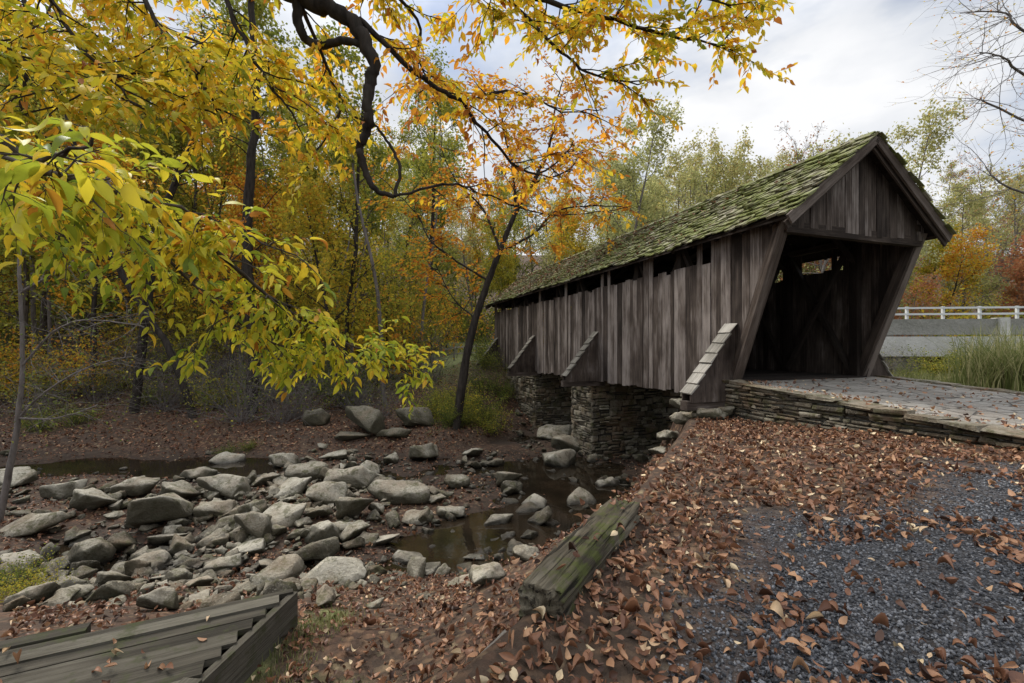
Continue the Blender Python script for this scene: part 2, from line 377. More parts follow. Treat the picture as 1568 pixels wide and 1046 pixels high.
for v in (WL-.06,WR+.06):
    bm.beam(Bp(U0+.02,v,DZ-.05),Bp(.30,v,2.62),.2,.05,up=D*-1)
    bm.beam(Bp(U0+.12,v+(.07 if v<2 else -.07),DZ),Bp(.42,v+(.07 if v<2 else -.07),2.55),.2,.2,up=D*-1,r=.2)
bm.beam(Bp(.40,.3,2.42),Bp(.40,W-.3,2.42),.16,.22,r=.1)
for ug in (-.03,RL+.03):
    for a,b in ((-.06,W/2),(W+.06,W/2)):
        za=EZ+sl*(min(a,W-a)); 
        bm.beam(Bp(ug,a,za-.1),Bp(ug,b,PK-.1),.045,.2,r=.6)
        bm.beam(Bp(ug+(.08 if ug<1 else -.08),a,za-.2),Bp(ug+(.08 if ug<1 else -.08),b,PK-.2),.04,.16,r=.2)
bm.beam(Bp(0,.02,EZ-.05),Bp(RL,.02,EZ-.05),.03,.09,r=.1); bm.beam(Bp(0,W-.02,EZ-.05),Bp(RL,W-.02,EZ-.05),.03,.09,r=.1)
for v in (WL+.12,WR-.12): bm.beam(Bp(.3,v,2.72),Bp(U1,v,2.72),.16,.16,r=.1)
bm.obj('portal_and_trim',M_beam,CB)
u=1.7
while u<U1:
    for v in (WL+.13,WR-.13):
        it.beam(Bp(u,v,BOT+.1),Bp(u,v,2.7),.16,.2,up=D,r=.5)
        if u+1.95<U1:
            it.beam(Bp(u+.1,v,DZ+.1),Bp(u+1.85,v,2.6),.1,.14,up=R,r=.9)
            it.beam(Bp(u+1.85,v+(.11 if v<2 else -.11),DZ+.1),Bp(u+.1,v+(.11 if v<2 else -.11),2.6),.1,.12,up=R,r=.9)
    it.beam(Bp(u,.4,2.84),Bp(u,W-.4,2.84),.14,.16,r=.5)
    it.beam(Bp(u,.5,2.2),Bp(u,1.3,2.8),.09,.1,r=.5); it.beam(Bp(u,W-.5,2.2),Bp(u,W-1.3,2.8),.09,.1,r=.5)
    u+=1.95
u=.5
while u<RL:
    it.beam(Bp(u,.05,EZ-.09),Bp(u,W/2,PK-.13),.06,.12,r=.5); it.beam(Bp(u,W-.05,EZ-.09),Bp(u,W/2,PK-.13),.06,.12,r=.5); u+=.75
for v in (WL+.1,WR-.1): it.beam(Bp(1.5,v,DZ-.25),Bp(U1,v,DZ-.25),.2,.36,r=.3)
u=1.6
while u<U1:
    it.beam(Bp(u,WL+.0,DZ-.03),Bp(u,WR-.0,DZ-.03),.2,.06,r=random.random()); u+=.215
for a,b in ((0,W/2),(W,W/2)):
    q=0
    while q<1:
        q2=q+.085; va=a+(b-a)*(q+.04); zc=EZ+sl*(min(va,W-va))-.035
        s0=R*(1 if a<1 else -1)*1.0+np.array([0,0,sl]); s0/=np.linalg.norm(s0)
        nrm=np.cross(D,s0); nrm/=np.linalg.norm(nrm)
        it.beam(Bp(.02,va,zc),Bp(RL-.02,va,zc),.26,.022,up=nrm,r=.4+.3*random.random()); q=q2
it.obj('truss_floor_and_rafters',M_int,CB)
br=MB(); cap=MB()
for ub in (1.75,7.95,13.9,19.8):
    for v0,sg in ((WL-.03,-1),(WR+.03,1)):
        zt=.5; zb=-1.2; o=1.25
        for du in (-.13,.13):
            pts=[Bp(ub+du,v0,zb-.05),Bp(ub+du,v0+sg*o,zb-.05),Bp(ub+du,v0+sg*o,zb+.12),Bp(ub+du,v0,zt)]
            P=[p for p in pts]+[p+D*.03 for p in pts]
            if sg>0: P=P[4:]+P[:4]
            br.prism(P,[(p[0]*.3,p[1]*.3,p[2]) for p in P],.25+.2*random.random())
        n=7
        for j in range(n):
            a=j/n; b=(j+1)/n
            pa=Bp(ub,v0+sg*o*(1-a),zb+.15+(zt-zb-.12)*a)+np.array([0,0,.03]); pb=Bp(ub,v0+sg*o*(1-b),zb+.15+(zt-zb-.12)*b)
            up=np.cross(pb-pa,D); up=up if up[2]>0 else -up
            cap.beam(pa+ (pa-pb)*.15,pb+np.array([0,0,-.02]),.36,.03,up=up,jit=.008,r=(random.random()*.8 if ub<3 else random.random()*.1))
        br.beam(Bp(ub,v0-sg*.3,zb-.12),Bp(ub,v0+sg*(o+.08),zb-.12),.22,.2,r=.3)
br.obj('outrigger_braces',M_side,CB); cap.obj('outrigger_caps',M_grey,CB)
sh=MB()
SL=math.hypot(W/2,PK-EZ)
for sd in (0,1):
    s0=(R if sd==0 else -R)+np.array([0,0,sl]); s0/=np.linalg.norm(s0)
    nr=np.cross(s0,D) if sd==1 else np.cross(D,s0); nr=nr if nr[2]>0 else -nr; nr/=np.linalg.norm(nr)
    base=Bp(0,0 if sd==0 else W,EZ)
    q=-.06
    while q<SL-.02:
        u=-.05-random.random()*.1
        while u<RL:
            w=random.uniform(.08,.23); L=.36; th=random.uniform(.018,.055); j=random.gauss(0,.034)
            sag=.025*math.sin(u*1.1+q)+.015*math.sin(u*3.1+q*2)
            a0=base+D*u+s0*(q+j)+nr*sag; a1=base+D*(u+w-.010)+s0*(q+j+random.gauss(0,.008))+nr*sag; e=min(L,SL-q+.03)
            b0=a0+s0*e; b1=a1+s0*e; lift=random.uniform(0,.022) if random.random()<.88 else .045; l2=lift+random.gauss(0,.008)
            P=[a0+nr*(.012+lift),a1+nr*(.012+l2),b1-nr*.004,b0-nr*.004,a0+nr*(.012+th+lift),a1+nr*(.012+th+l2),b1+nr*.006,b0+nr*.006]
            if sd==1: P=[P[1],P[0],P[3],P[2],P[5],P[4],P[7],P[6]]
            if random.random()>.012: sh.prism(P,[(0,0,0),(w,0,0),(w,0,L),(0,0,L)]*2)
            u+=w
        q+=.195
u=0
while u<RL:
    for s in (-1,1): sh.beam(Bp(u,W/2+s*.085,PK-.01),Bp(u+.3,W/2+s*.085,PK-.005+random.random()*.02),.2,.025,up=np.array([s*R[0]*.6,s*R[1]*.6,.8]))
    u+=.29
sh.obj('roof_shakes',M_shake,CB)
# ---------------------------------------------------------------- stone masonry
def masonry(mb,p0,dirv,nrm,L,zb,zt,rh=(.07,.16),lw=(.18,.5),thick=.12,jut=.03,irr=0.0):
    dirv=np.array(dirv,float); nrm=np.array(nrm,float); p0=np.array(p0,float)
    z=min(zb(0),zb(L)); zmax=max(zt(0),zt(L)); ph=random.random()*9
    while z<zmax:
        h=random.uniform(*rh); s=-random.random()*.2
        while s<L:
            w=random.uniform(*lw); s0=max(s,0); s1=min(s+w,L); s=s+w
            if s1-s0<.04: continue
            m=(s0+s1)/2; top=zt(m); wv=irr*math.sin(m*2.3+ph+z*1.7)+irr*.6*math.sin(m*5.1+z*3)
            zz0=z+wv
            if zz0+h<zb(m) or zz0>top-.015: continue
            hh=min(h,top-zz0); g=.006+random.random()*.012; j=random.uniform(-jut,jut); jj=.012+irr*.3
            split=irr>0 and random.random()<.35 and hh>.12
            for (ya,yb_) in ([(0,hh*.5),(hh*.5,hh)] if split else [(0,hh)]):
                def pt(a,zz,o,q=jj): return p0+dirv*(a+random.gauss(0,q))+nrm*o+np.array([0,0,zz-p0[2]+random.gauss(0,q*.7)])
                r=random.random(); outer=thick/2+j+random.uniform(-.015,.015); inner=-thick/2; c=min(.035,(yb_-ya)*.28)
                A=[pt(s0+g,zz0+ya+g,inner,0),pt(s1-g,zz0+ya+g,inner,0),pt(s1-g,zz0+yb_-g,inner,0),pt(s0+g,zz0+yb_-g,inner,0)]
                Bq=[pt(s0+g,zz0+ya+g,outer-c),pt(s1-g,zz0+ya+g,outer-c),pt(s1-g,zz0+yb_-g,outer-c),pt(s0+g,zz0+yb_-g,outer-c)]
                C=[pt(s0+g+c,zz0+ya+g+c,outer),pt(s1-g-c,zz0+ya+g+c,outer),pt(s1-g-c,zz0+yb_-g-c,outer),pt(s0+g+c,zz0+yb_-g-c,outer)]
                b=len(mb.v); mb.v+=[tuple(q) for q in A+Bq+C]; mb.lc+=[tuple(q) for q in A+Bq+C]; mb.r+=[r]*12
                for o in (0,4):
                    for i in range(4): mb.f.append((b+o+i,b+o+(i+1)%4,b+o+4+(i+1)%4,b+o+4+i))
                mb.f.append((b+8,b+9,b+10,b+11))
        z+=h
def solid(mb,u0,u1,v0,v1,z0,z1):
    P=[Bp(u0,v0,z0),Bp(u0,v1,z0),Bp(u1,v1,z0),Bp(u1,v0,z0),Bp(u0,v0,z1),Bp(u0,v1,z1),Bp(u1,v1,z1),Bp(u1,v0,z1)]
    mb.prism(P,P,.5)
def pier(name,u0,u1,v0,v1,z0,z1):
    e=empty(name); st=MB(); co=MB(); solid(co,u0,u1,v0,v1,z0,z1-.03)
    c=lambda z:(lambda m:z)
    kw=dict(rh=(.07,.27),lw=(.14,.6),thick=.14,jut=.05,irr=.04)
    masonry(st,Bp(u0,v0,z0),D,-R,u1-u0,c(z0),c(z1),**kw)
    masonry(st,Bp(u0,v0-.06,z0),R,-D,v1-v0+.12,c(z0),c(z1),**kw)
    masonry(st,Bp(u1,v0-.06,z0),R,D,v1-v0+.12,c(z0),c(z1),**kw)
    masonry(st,Bp(u0,v1,z0),D,R,u1-u0,c(z0),c(z1),**kw)
    st.obj('stones',M_wall,e); co.obj('core',M_mortar,e)
pier('stone_pier',8.0,9.6,.2,4.4,-4.6,BOT-.02)
pier('stone_abutment',13.9,20.5,.4,4.2,-4.6,BOT-.0)
pier('stone_abutment',1.75,3.3,.25,4.6,-4.6,DZ-.5)
RP=empty('bridge_ramp')
rz=lambda u: DZ-.035-max(0,(1.6-u))*.075
sb=MB()
us=np.linspace(1.62,-8,24)
for a,b in zip(us[:-1],us[1:]):
    P=[Bp(b,.15,-2.2),Bp(b,5.1,-2.2),Bp(a,5.1,-2.2),Bp(a,.15,-2.2),Bp(b,.15,rz(b)),Bp(b,5.1,rz(b)),Bp(a,5.1,rz(a)),Bp(a,.15,rz(a))]
    sb.prism(P,P,.55)
sb.obj('ramp_slab',M_ramp,RP)
st=MB()
masonry(st,Bp(2.0,.12,-2),-D,-R,11,lambda s:-2.0,lambda s:rz(2.0-s)-.01,(.04,.12),(.12,.6),.2,.045,.012)
masonry(st,Bp(2.0,5.12,-2),-D,R,11,lambda s:-2.0,lambda s:rz(2.0-s)-.01,(.04,.1),(.15,.5),.2,.035)
for v in (.12,5.12):
    u=1.9
    while u>-8.5:
        L=random.uniform(.3,.7); c0=Bp(u,v+random.gauss(0,.035),rz(u)+.012); c1=Bp(u-L+.015,v+random.gauss(0,.035),rz(u-L)+.012)
        st.beam(c0,c1,.36,.055,jit=.016,r=.4+.6*random.random()); u-=L
st.obj('ramp_stones',M_wall,RP)
# ---------------------------------------------------------------- road bridge
RB=empty('concrete_road_bridge')
pa=np.array([9.,23.4,0]); pb=np.array([44.,19.5,0]); 
cb=MB(); cd=MB(); ml=MB()
def rbp(t,z,o=0): 
    p=pa+(pb-pa)*t; n=np.array([.11,.99,0]); return p+n*o+np.array([0,0,z])
cd.beam(rbp(0,.93,0),rbp(1,.93,0),.35,.75,r=.5)
cb.beam(rbp(0,-.02,-.1),rbp(1,-.02,-.1),.7,.95,r=.8)
cd.beam(rbp(0,.2,4.5),rbp(1,.2,4.5),8,.4,r=.3)
cd.beam(rbp(0,.93,9),rbp(1,.93,9),.35,.75,r=.5)
for t in np.linspace(.02,.98,6): cb.beam(rbp(t,.93,-.05),rbp(t+.012,.93,-.05),.5,.85,r=.9)
for t in np.linspace(.02,.98,22):
    ml.beam(rbp(t,1.3),rbp(t,1.92),.1,.1,up=(1,0,0))
for z in (1.55,1.85): ml.beam(rbp(0,z,-.06),rbp(1,z,-.06),.06,.09)
cd.beam(rbp(.28,-4.5,4),rbp(.28,-.2,4),1.2,8,up=(0,1,0)); 
cb.obj('parapet_lower',M_conc,RB); cd.obj('parapet_upper',M_concd,RB); ml.obj('rail',M_metal,RB)
# ---------------------------------------------------------------- rocks
def rock_proto(seed,flat):
    r=random.Random(seed); b=bmesh.new()
    for i in range(r.randint(10,15)):
        x,y,z=[r.uniform(-1,1) for _ in range(3)]; m=max(abs(x),abs(y),abs(z)); l=math.sqrt(x*x+y*y+z*z); q=(m*.7+l*.3)
        s=1/q; b.verts.new((x*s*.5,y*s*.38*r.uniform(.75,1.15),z*s*.5*flat))
    bmesh.ops.convex_hull(b,input=b.verts)
    for g in [v for v in b.verts if not v.link_faces]: b.verts.remove(g)
    bmesh.ops.dissolve_limit(b,angle_limit=.16,verts=b.verts[:],edges=b.edges[:])
    bmesh.ops.bevel(b,geom=b.edges[:]+b.verts[:],offset=.022,segments=1,affect='EDGES',profile=.5)
    bmesh.ops.triangulate(b,faces=b.faces[:])
    for it_ in range(2):
        bmesh.ops.subdivide_edges(b,edges=[e for e in b.edges if e.calc_length()>.15],cuts=1,use_grid_fill=True)
        bmesh.ops.triangulate(b,faces=b.faces[:])
    for v in b.verts:
        n=mnoise.fractal(v.co*3.2+Vector((seed*7,0,0)),1,2,4)*.06+mnoise.noise(v.co*9+Vector((seed*7,0,0)))*.02; v.co+=v.co.normalized()*n
    b.verts.ensure_lookup_table(); b.verts.index_update(); V=np.array([v.co[:] for v in b.verts]); T=np.array([[v.index for v in f.verts] for f in b.faces]); b.free(); return V,T
PR=[rock_proto(i,[.38,.52,.62,.46][i%4]) for i in range(20)]
class Acc:
    def __init__(s): s.V=[];s.T=[];s.r=[];s.n=0
    def add(s,V,T,r):
        s.V.append(V); s.T.append(T+s.n); s.r.append(np.full(len(V),r) if np.isscalar(r) else r); s.n+=len(V)
    def obj(s,name,mat,parent=None,smooth=False):
        me=arr_mesh(name,np.concatenate(s.V),np.concatenate(s.T),{'rnd':np.concatenate(s.r)},mat,smooth)
        return link(bpy.data.objects.new(name,me),parent)
def rot(ax,ay,az):
    cx,sx,cy,sy,cz,sz=math.cos(ax),math.sin(ax),math.cos(ay),math.sin(ay),math.cos(az),math.sin(az)
    return np.array([[cz,-sz,0],[sz,cz,0],[0,0,1]])@np.array([[cy,0,sy],[0,1,0],[-sy,0,cy]])@np.array([[1,0,0],[0,cx,-sx],[0,sx,cx]])
def add_rock(A,p,size,rz_=None,tilt=.15,bury=.12,sc=(1,1,1),r=None):
    V,T=PR[random.randrange(20)]; M=rot(random.gauss(0,tilt),random.gauss(0,tilt),random.uniform(0,6.28) if rz_ is None else rz_)
    Vn=(V*np.array(sc)*size)@M.T; Vn[:,2]+= -Vn[:,2].min()-bury*size*.5
    A.add(Vn+np.array(p),T,random.random() if r is None else r)
A=Acc()
big=[(190,815,175,.25),(352,762,108,.3),(538,748,76,.2),(612,765,98,0),(435,802,86,.3),(545,792,62,.4),(505,895,115,.5),(425,900,80,.9),(395,825,76,.4),(805,858,42,0),(745,893,58,.4),(625,865,48,0),(725,862,36,.2),(50,815,100,0),(250,935,66,.9),(330,790,60,.2),(450,758,70,.1),(280,770,60,0),(210,758,60,0),(350,712,50,0),(470,735,60,.3),(510,705,45,0),(440,715,50,0),(490,835,55,.2),(535,822,70,.3),(255,835,60,.1),(340,875,55,.5),(905,820,50,.3),(860,720,60,.3),(850,672,60,0),(870,690,50,.3),(815,780,45,0),(700,745,40,0),(480,930,60,.2),(20,745,60,0),(130,870,70,.3),(40,870,70,0),(180,900,50,.2),(590,710,40,0),(400,745,60,.3),(500,770,60,.1),(560,730,45,.2),(300,735,55,.3),(240,800,55,.2),(150,780,60,.1),(100,760,50,.2),(375,850,60,.3),(300,905,50,.4),(225,875,60,.2),(90,910,60,.3),(650,705,45,.1),(640,800,50,.3),(690,790,45,.1),(760,810,50,.4),(780,745,45,.2),(720,700,40,0),(590,835,45,.3),(665,770,40,.2),(940,790,45,.2),(890,770,50,.1),(930,750,40,.3)]
Bo=Acc()
for px,py,w,rzv in big:
    p=ground(px,py); s=w/F*p[1]*1.04; f_=.62 if w>88 else 1
    add_rock(A,p-np.array([0,0,.0]),s,rzv if rzv else random.uniform(-.4,.4),.12,.06,(1,.72 if w>88 else 1.0,.62 if w>88 else .95),.62+.4*random.random())
for i in range(9500):
    y=7.8+random.random()**1.2*15.5; x=random.uniform(-1.25*y,min(6,.45*y)); 
    s_=float(sdist(np.array(x),np.array(y)))
    if s_<.5: continue
    if y>17.3 and x<0 and random.random()<.95: continue
    z=float(H(np.array(x),np.array(y),False))
    if z>-3.3: continue
    pm=float(poolm(np.array(x),np.array(y)))
    c=float(fbm(np.array(x*.35+9),np.array(y*.35),3)); bar=math.exp(-(((x+3.8)/5.0)**2+((y-11.2)/3.6)**2))
    if random.random()>(.30+.42*bar+c*.9)*(1-.72*min(pm,1)): continue
    q=random.random(); s=(.07+.19*random.random()) if q<.78 else (.26+.26*random.random() if q<.978 else .48+.3*random.random())
    s*=.85+.3*bar
    add_rock(A,(x,y,max(z,-4.2)),s,None,.25,.2,(1,1,.95),(random.random()*.72+.1*bar)*(.55 if x>-1 else 1))
for i in range(520):
    y=random.uniform(5.0,8.6); x=random.uniform(-1.1*y,.0*y+.2)
    s_=float(sdist(np.array(x),np.array(y))); 
    if s_<1.6: continue
    if x>-2.2 and random.random()<.8: continue
    z=float(H(np.array(x),np.array(y),False)); q=random.random()
    add_rock(A,(x,y,z),(.1+.2*q) if q<.85 else .25+.3*random.random(),None,.2,.3,(1,1,.95),random.random()*.8)
A.obj('creek_rocks',M_rock)
for px,py,w,hh in ((485,650,40,1.5),(565,662,95,.8),(640,650,70,.9),(600,668,60,.7),(540,672,60,.7)):
    B=Acc(); p=ground(px,py); add_rock(B,p,w/F*p[1],.1,.1,.1,(1,1,hh),.3); B.obj('boulder',M_rock)
for i in range(16):
    p=Bp(3.0-random.random()*1.8,-.15-random.random()*.6,0); p[2]=float(H(np.array(p[0]),np.array(p[1]),False)); add_rock(Bo,p,.35+.4*random.random(),None,.1,.1,(1,1,.8),.5+.5*random.random())
Bo.obj('bank_stones',M_rock)
# ---------------------------------------------------------------- timbers
def rough_beam(name,a,b,w,h,mat,seed=0,amp=.02,nl=110,parent=None):
    a=np.array(a);b=np.array(b);d=b-a;L=np.linalg.norm(d);d/=L;sd=np.cross(d,(0,0,1));sd/=np.linalg.norm(sd);up=np.cross(sd,d)
    nc=64; V=[];lc=[]
    def prof(th):
        c,s=math.cos(th),math.sin(th); q=(abs(c)**8+abs(s)**8)**(-1/8); return c*q,s*q
    rings=[(0,.0),(0,.35),(0,.65),(0,.9)]+[(i/nl,1) for i in range(nl+1)]+[(1,.9),(1,.0)]
    for t,sc in rings:
        for j in range(nc):
            x,y=prof(j/nc*6.2832); 
            lx,ly=x*w/2*sc,y*h/2*sc
            g=mnoise.fractal(Vector((x*3+seed,y*3,t*L*1.2)),1,2,4)*amp+mnoise.noise(Vector((x*9+seed,y*9,t*L*1.5)))*amp*.8
            crack=-.085*max(0,mnoise.noise(Vector((x*9+seed*3,y*9,t*L*.7)))-.2)*(1 if sc==1 else 0)
            endn=mnoise.noise(Vector((lx*25,ly*25,seed)))*.04*(1 if t==0 else -1)*(1 if t in(0,1) else 0)
            V.append(a+d*(t*L+endn)+sd*(lx+x*(g+crack))+up*(ly+y*(g+crack))); lc.append((lx+3*seed,ly,t*L))
    n=len(rings); Q=[(i*nc+j,i*nc+(j+1)%nc,(i+1)*nc+(j+1)%nc,(i+1)*nc+j) for i in range(n-1) for j in range(nc)]
    me=arr_mesh(name,V,Q,{'rnd':np.full(len(V),.5)},mat,False,{'lc':np.array(lc)})
    return link(bpy.data.objects.new(name,me),parent)
rough_beam('landscape_timber',(.17,2.70,-1.57),(1.04,4.22,-1.57),.29,.29,M_log,1,.024)
rough_beam('landscape_timber',(-.55,1.72,-1.73),(.02,2.62,-1.73),.17,.16,M_ltimber,2,.010)
rough_beam('landscape_timber',(1.22,4.5,-1.74),(2.05,6.05,-1.74),.17,.2,M_log,4,.03)
rough_beam('landscape_timber',(-1.35,2.3,-2.33),(-.35,2.62,-2.28),.2,.16,M_log,5,.012)
BW=empty('wooden_boardwalk'); bw=MB()
c0=np.array([-1.98,4.02,-2.2]); e=np.array([-1.66,-.84,0]); e/=np.linalg.norm(e); back=np.array([-.10,-1.,0]); back/=np.linalg.norm(back)
q=0
while q<2.6:
    a=c0+back*(q+.075)*1.12; bw.beam(a+e*.03+np.array([0,0,random.gauss(0,.003)]),a+e*6,.138,.04,jit=.004); q+=.15
bw.beam(c0+np.array([.03,.06,-.15]),c0+back*3+np.array([.03,0,-.15]),.06,.30,r=.75)
bw.beam(c0-back*.04+e*-.02+np.array([0,0,-.13]),c0-back*.04+e*6+np.array([0,0,-.13]),.06,.30,r=.1)
bw.beam(c0-back*.2+e*1.5+np.array([0,0,-.04]),c0-back*.2+e*6+np.array([0,0,-.04]),.12,.12,r=.1)
for dd in (.3,1.6,2.6): bw.beam(c0+back*dd+np.array([-.08,0,-1.2]),c0+back*dd+np.array([-.08,0,-.05]),.1,.1,up=(0,1,0))
bw.beam(c0+back*1.05+np.array([-.0,0,-.04]),c0+back*1.25+np.array([-.0,0,-.04]),.13,.14,r=.6)
bw.obj('boards',M_deck,BW)
# ---------------------------------------------------------------- fallen leaves
def litter(name,N,xy,size=(.055,.11),keep=None,zoff=.012,tpl=TPLG,zf=None,up=.5,mean=.5,zs=.03):
    x,y=xy(N)
    if keep is not None:
        m=rng.random(N)<keep(x,y); x=x[m];y=y[m]
    n=len(x); z=(H(x,y) if zf is None else zf(x,y))+zoff+rng.random(n)*zs
    th=rng.random(n)*6.283; f=np.stack([np.cos(th),np.sin(th),rng.normal(0,.3,n)],1); nm=np.stack([rng.normal(0,up,n),rng.normal(0,up,n),np.ones(n)],1)
    rn=np.clip(rng.normal(mean,.27,n),0,1)
    sz=size[0]+(size[1]-size[0])*rng.random(n)**1.4
    V,T,r=scatter(tpl,np.stack([x,y,z],1),f,nm,sz,rn,.7)
    return link(bpy.data.objects.new(name,arr_mesh(name,V,T,{'rnd':r},L_litter)))
def fan(N,y0,y1,x0=-1.2,x1=1.2,p=1.0):
    y=y0+(y1-y0)*rng.random(N)**p; x=(x0+(x1-x0)*rng.random(N))*y; return x,y
def kp(x,y):
    s=sdist(x,y); u,v=uv_of(x,y); g=gravel_amt(x,y); n=fbm(x*1.9,y*1.9,4)
    d=np.where(g>.3,.12+.7*sstep(-.06,.3,n),.85)
    return np.where((s<-.08)&~((v>.0)&(u<2.2)&(v<5.2)&(u>-8)),d,0)
litter('fallen_leaves',24000,lambda N:fan(N,1.6,10.0,-.3,1.25,.8),(.042,.098),kp,mean=.5)
def kb(x,y):
    s=sdist(x,y); n=fbm(x*1.3+3,y*1.3,3); return np.where((s>.1),.5+.5*n,0)
litter('fallen_leaves',17000,lambda N:fan(N,2.6,9.0,-1.1,.35,.9),(.04,.09),kb,mean=.42)
litter('fallen_leaves',9000,lambda N:fan(N,8.0,17.5,-1.15,.35,1.2),(.06,.12),lambda x,y:np.where((sdist(x,y)>.2)&(H(x,y)>-4.1),.8,.05),tpl=TPL6,zoff=.02,mean=.4)
litter('fallen_leaves',14000,lambda N:fan(N,17,30,-1.15,.05,1.2),(.09,.16),lambda x,y:np.where(H(x,y,False)>-3.95,.8,0),tpl=TPL6,mean=.4)
def tim(N):
    t=rng.random(N); o=rng.normal(0,.1,N); return .2+t*2.2+o*.85, 2.75+t*4.0-o*.5
litter('fallen_leaves',900,tim,(.05,.09),lambda x,y:np.where(y>4.3,.9,.09),zf=lambda x,y:np.where(y>4.3,-1.66+0*x,-1.41+0*x),zs=.03)
def ramp_z(x,y):
    u,v=uv_of(x,y); return DZ-.035-np.maximum(0,1.6-u)*.075
def rampxy(N):
    u=rng.uniform(-4,1.4,N); v=np.where(rng.random(N)<.4,rng.uniform(.1,.9,N),rng.uniform(.2,5,N)); p=5.36-.329*u+.944*v; return p,8.77+.944*u+.329*v
litter('ramp_leaves',520,rampxy,(.05,.1),None,.01,zf=ramp_z,mean=.6)
def deckxy(N):
    a=rng.uniform(.1,4.5,N); b=rng.uniform(.05,2,N); p=c0[:2]+e[:2]*a[:,None]+back[:2]*b[:,None]; return p[:,0],p[:,1]
litter('boardwalk_leaves',110,deckxy,(.05,.1),None,.025,zf=lambda x,y:np.full(x.shape,-2.2),mean=.7,up=.2)
def roofxy(N):
    u=rng.uniform(0,RL,N); v=rng.uniform(.05,2.3,N); return 5.36-.329*u+.944*v, 8.77+.944*u+.329*v
def roofz(x,y):
    u,v=uv_of(x,y); return EZ+sl*v+.045
litter('roof_leaves',3200,roofxy,(.06,.12),lambda x,y:np.clip((uv_of(x,y)[0]-2)/11,.04,1),.02,zf=roofz,mean=.4)
oc=np.array([(1,0,0),(0,.8,0),(-1,0,0),(0,-.9,0),(0,0,.6),(0,0,-.6),(.6,.55,.35),(-.5,-.55,.4)],float)
b_=bmesh.new(); [b_.verts.new(p) for p in oc]; bmesh.ops.convex_hull(b_,input=b_.verts); bmesh.ops.triangulate(b_,faces=b_.faces[:]); b_.verts.ensure_lookup_table(); b_.verts.index_update()
PB=(np.array([v.co[:] for v in b_.verts])*.5,np.array([[v.index for v in f.verts] for f in b_.faces])); b_.free()
x,y=fan(60000,1.5,6.5,-.3,1.2,1.0); m=rng.random(len(x))<gravel_amt(x,y)*(.35+.65*sstep(-.25,.1,fbm(x*1.7,y*1.7,3))); x=x[m];y=y[m]; n=len(x)
V,T,r=scatter(PB,np.stack([x,y,H(x,y)+.003],1),rdir(n),rdir(n),rng.uniform(.012,.036,n),rng.random(n))
link(bpy.data.objects.new('gravel',arr_mesh('gravel',V,T,{'rnd':r},M_pebble)))
# ---------------------------------------------------------------- vegetation
class Tubes:
    def __init__(s): s.V=[];s.F=[];s.n=0
    def add(s,P,Rr,nc=6):
        P=np.asarray(P,float); n=len(P); T=np.gradient(P,axis=0); T/=np.maximum(np.linalg.norm(T,axis=1,keepdims=True),1e-6)
        ref=np.array([0.31,.17,.93]) if abs(T[0][2])<.8 else np.array([1,.1,0.]); A_=np.cross(T,ref); A_/=np.linalg.norm(A_,axis=1,keepdims=True); B_=np.cross(T,A_)
        th=np.arange(nc)/nc*2*np.pi; Rr=np.asarray(Rr)[:,None,None]
        V=P[:,None,:]+Rr*(np.cos(th)[None,:,None]*A_[:,None,:]+np.sin(th)[None,:,None]*B_[:,None,:])
        idx=s.n+np.arange(n*nc).reshape(n,nc); a=idx[:-1]; b=idx[1:]
        q=np.stack([a,np.roll(a,-1,1),np.roll(b,-1,1),b],-1).reshape(-1,4)
        s.V.append(V.reshape(-1,3)); s.F.append(q); s.n+=n*nc
    def mesh(s,name,mat): return arr_mesh(name,np.concatenate(s.V),np.concatenate(s.F),None,mat,True)
def grow_path(p,d,L,n,wig,trop):
    P=[np.array(p,float)]; d=np.array(d,float)
    for i in range(n):
        d=d+rng.normal(0,wig,3)+np.array([0,0,trop]); d/=np.linalg.norm(d); P.append(P[-1]+d*L/n)
    return np.array(P),d
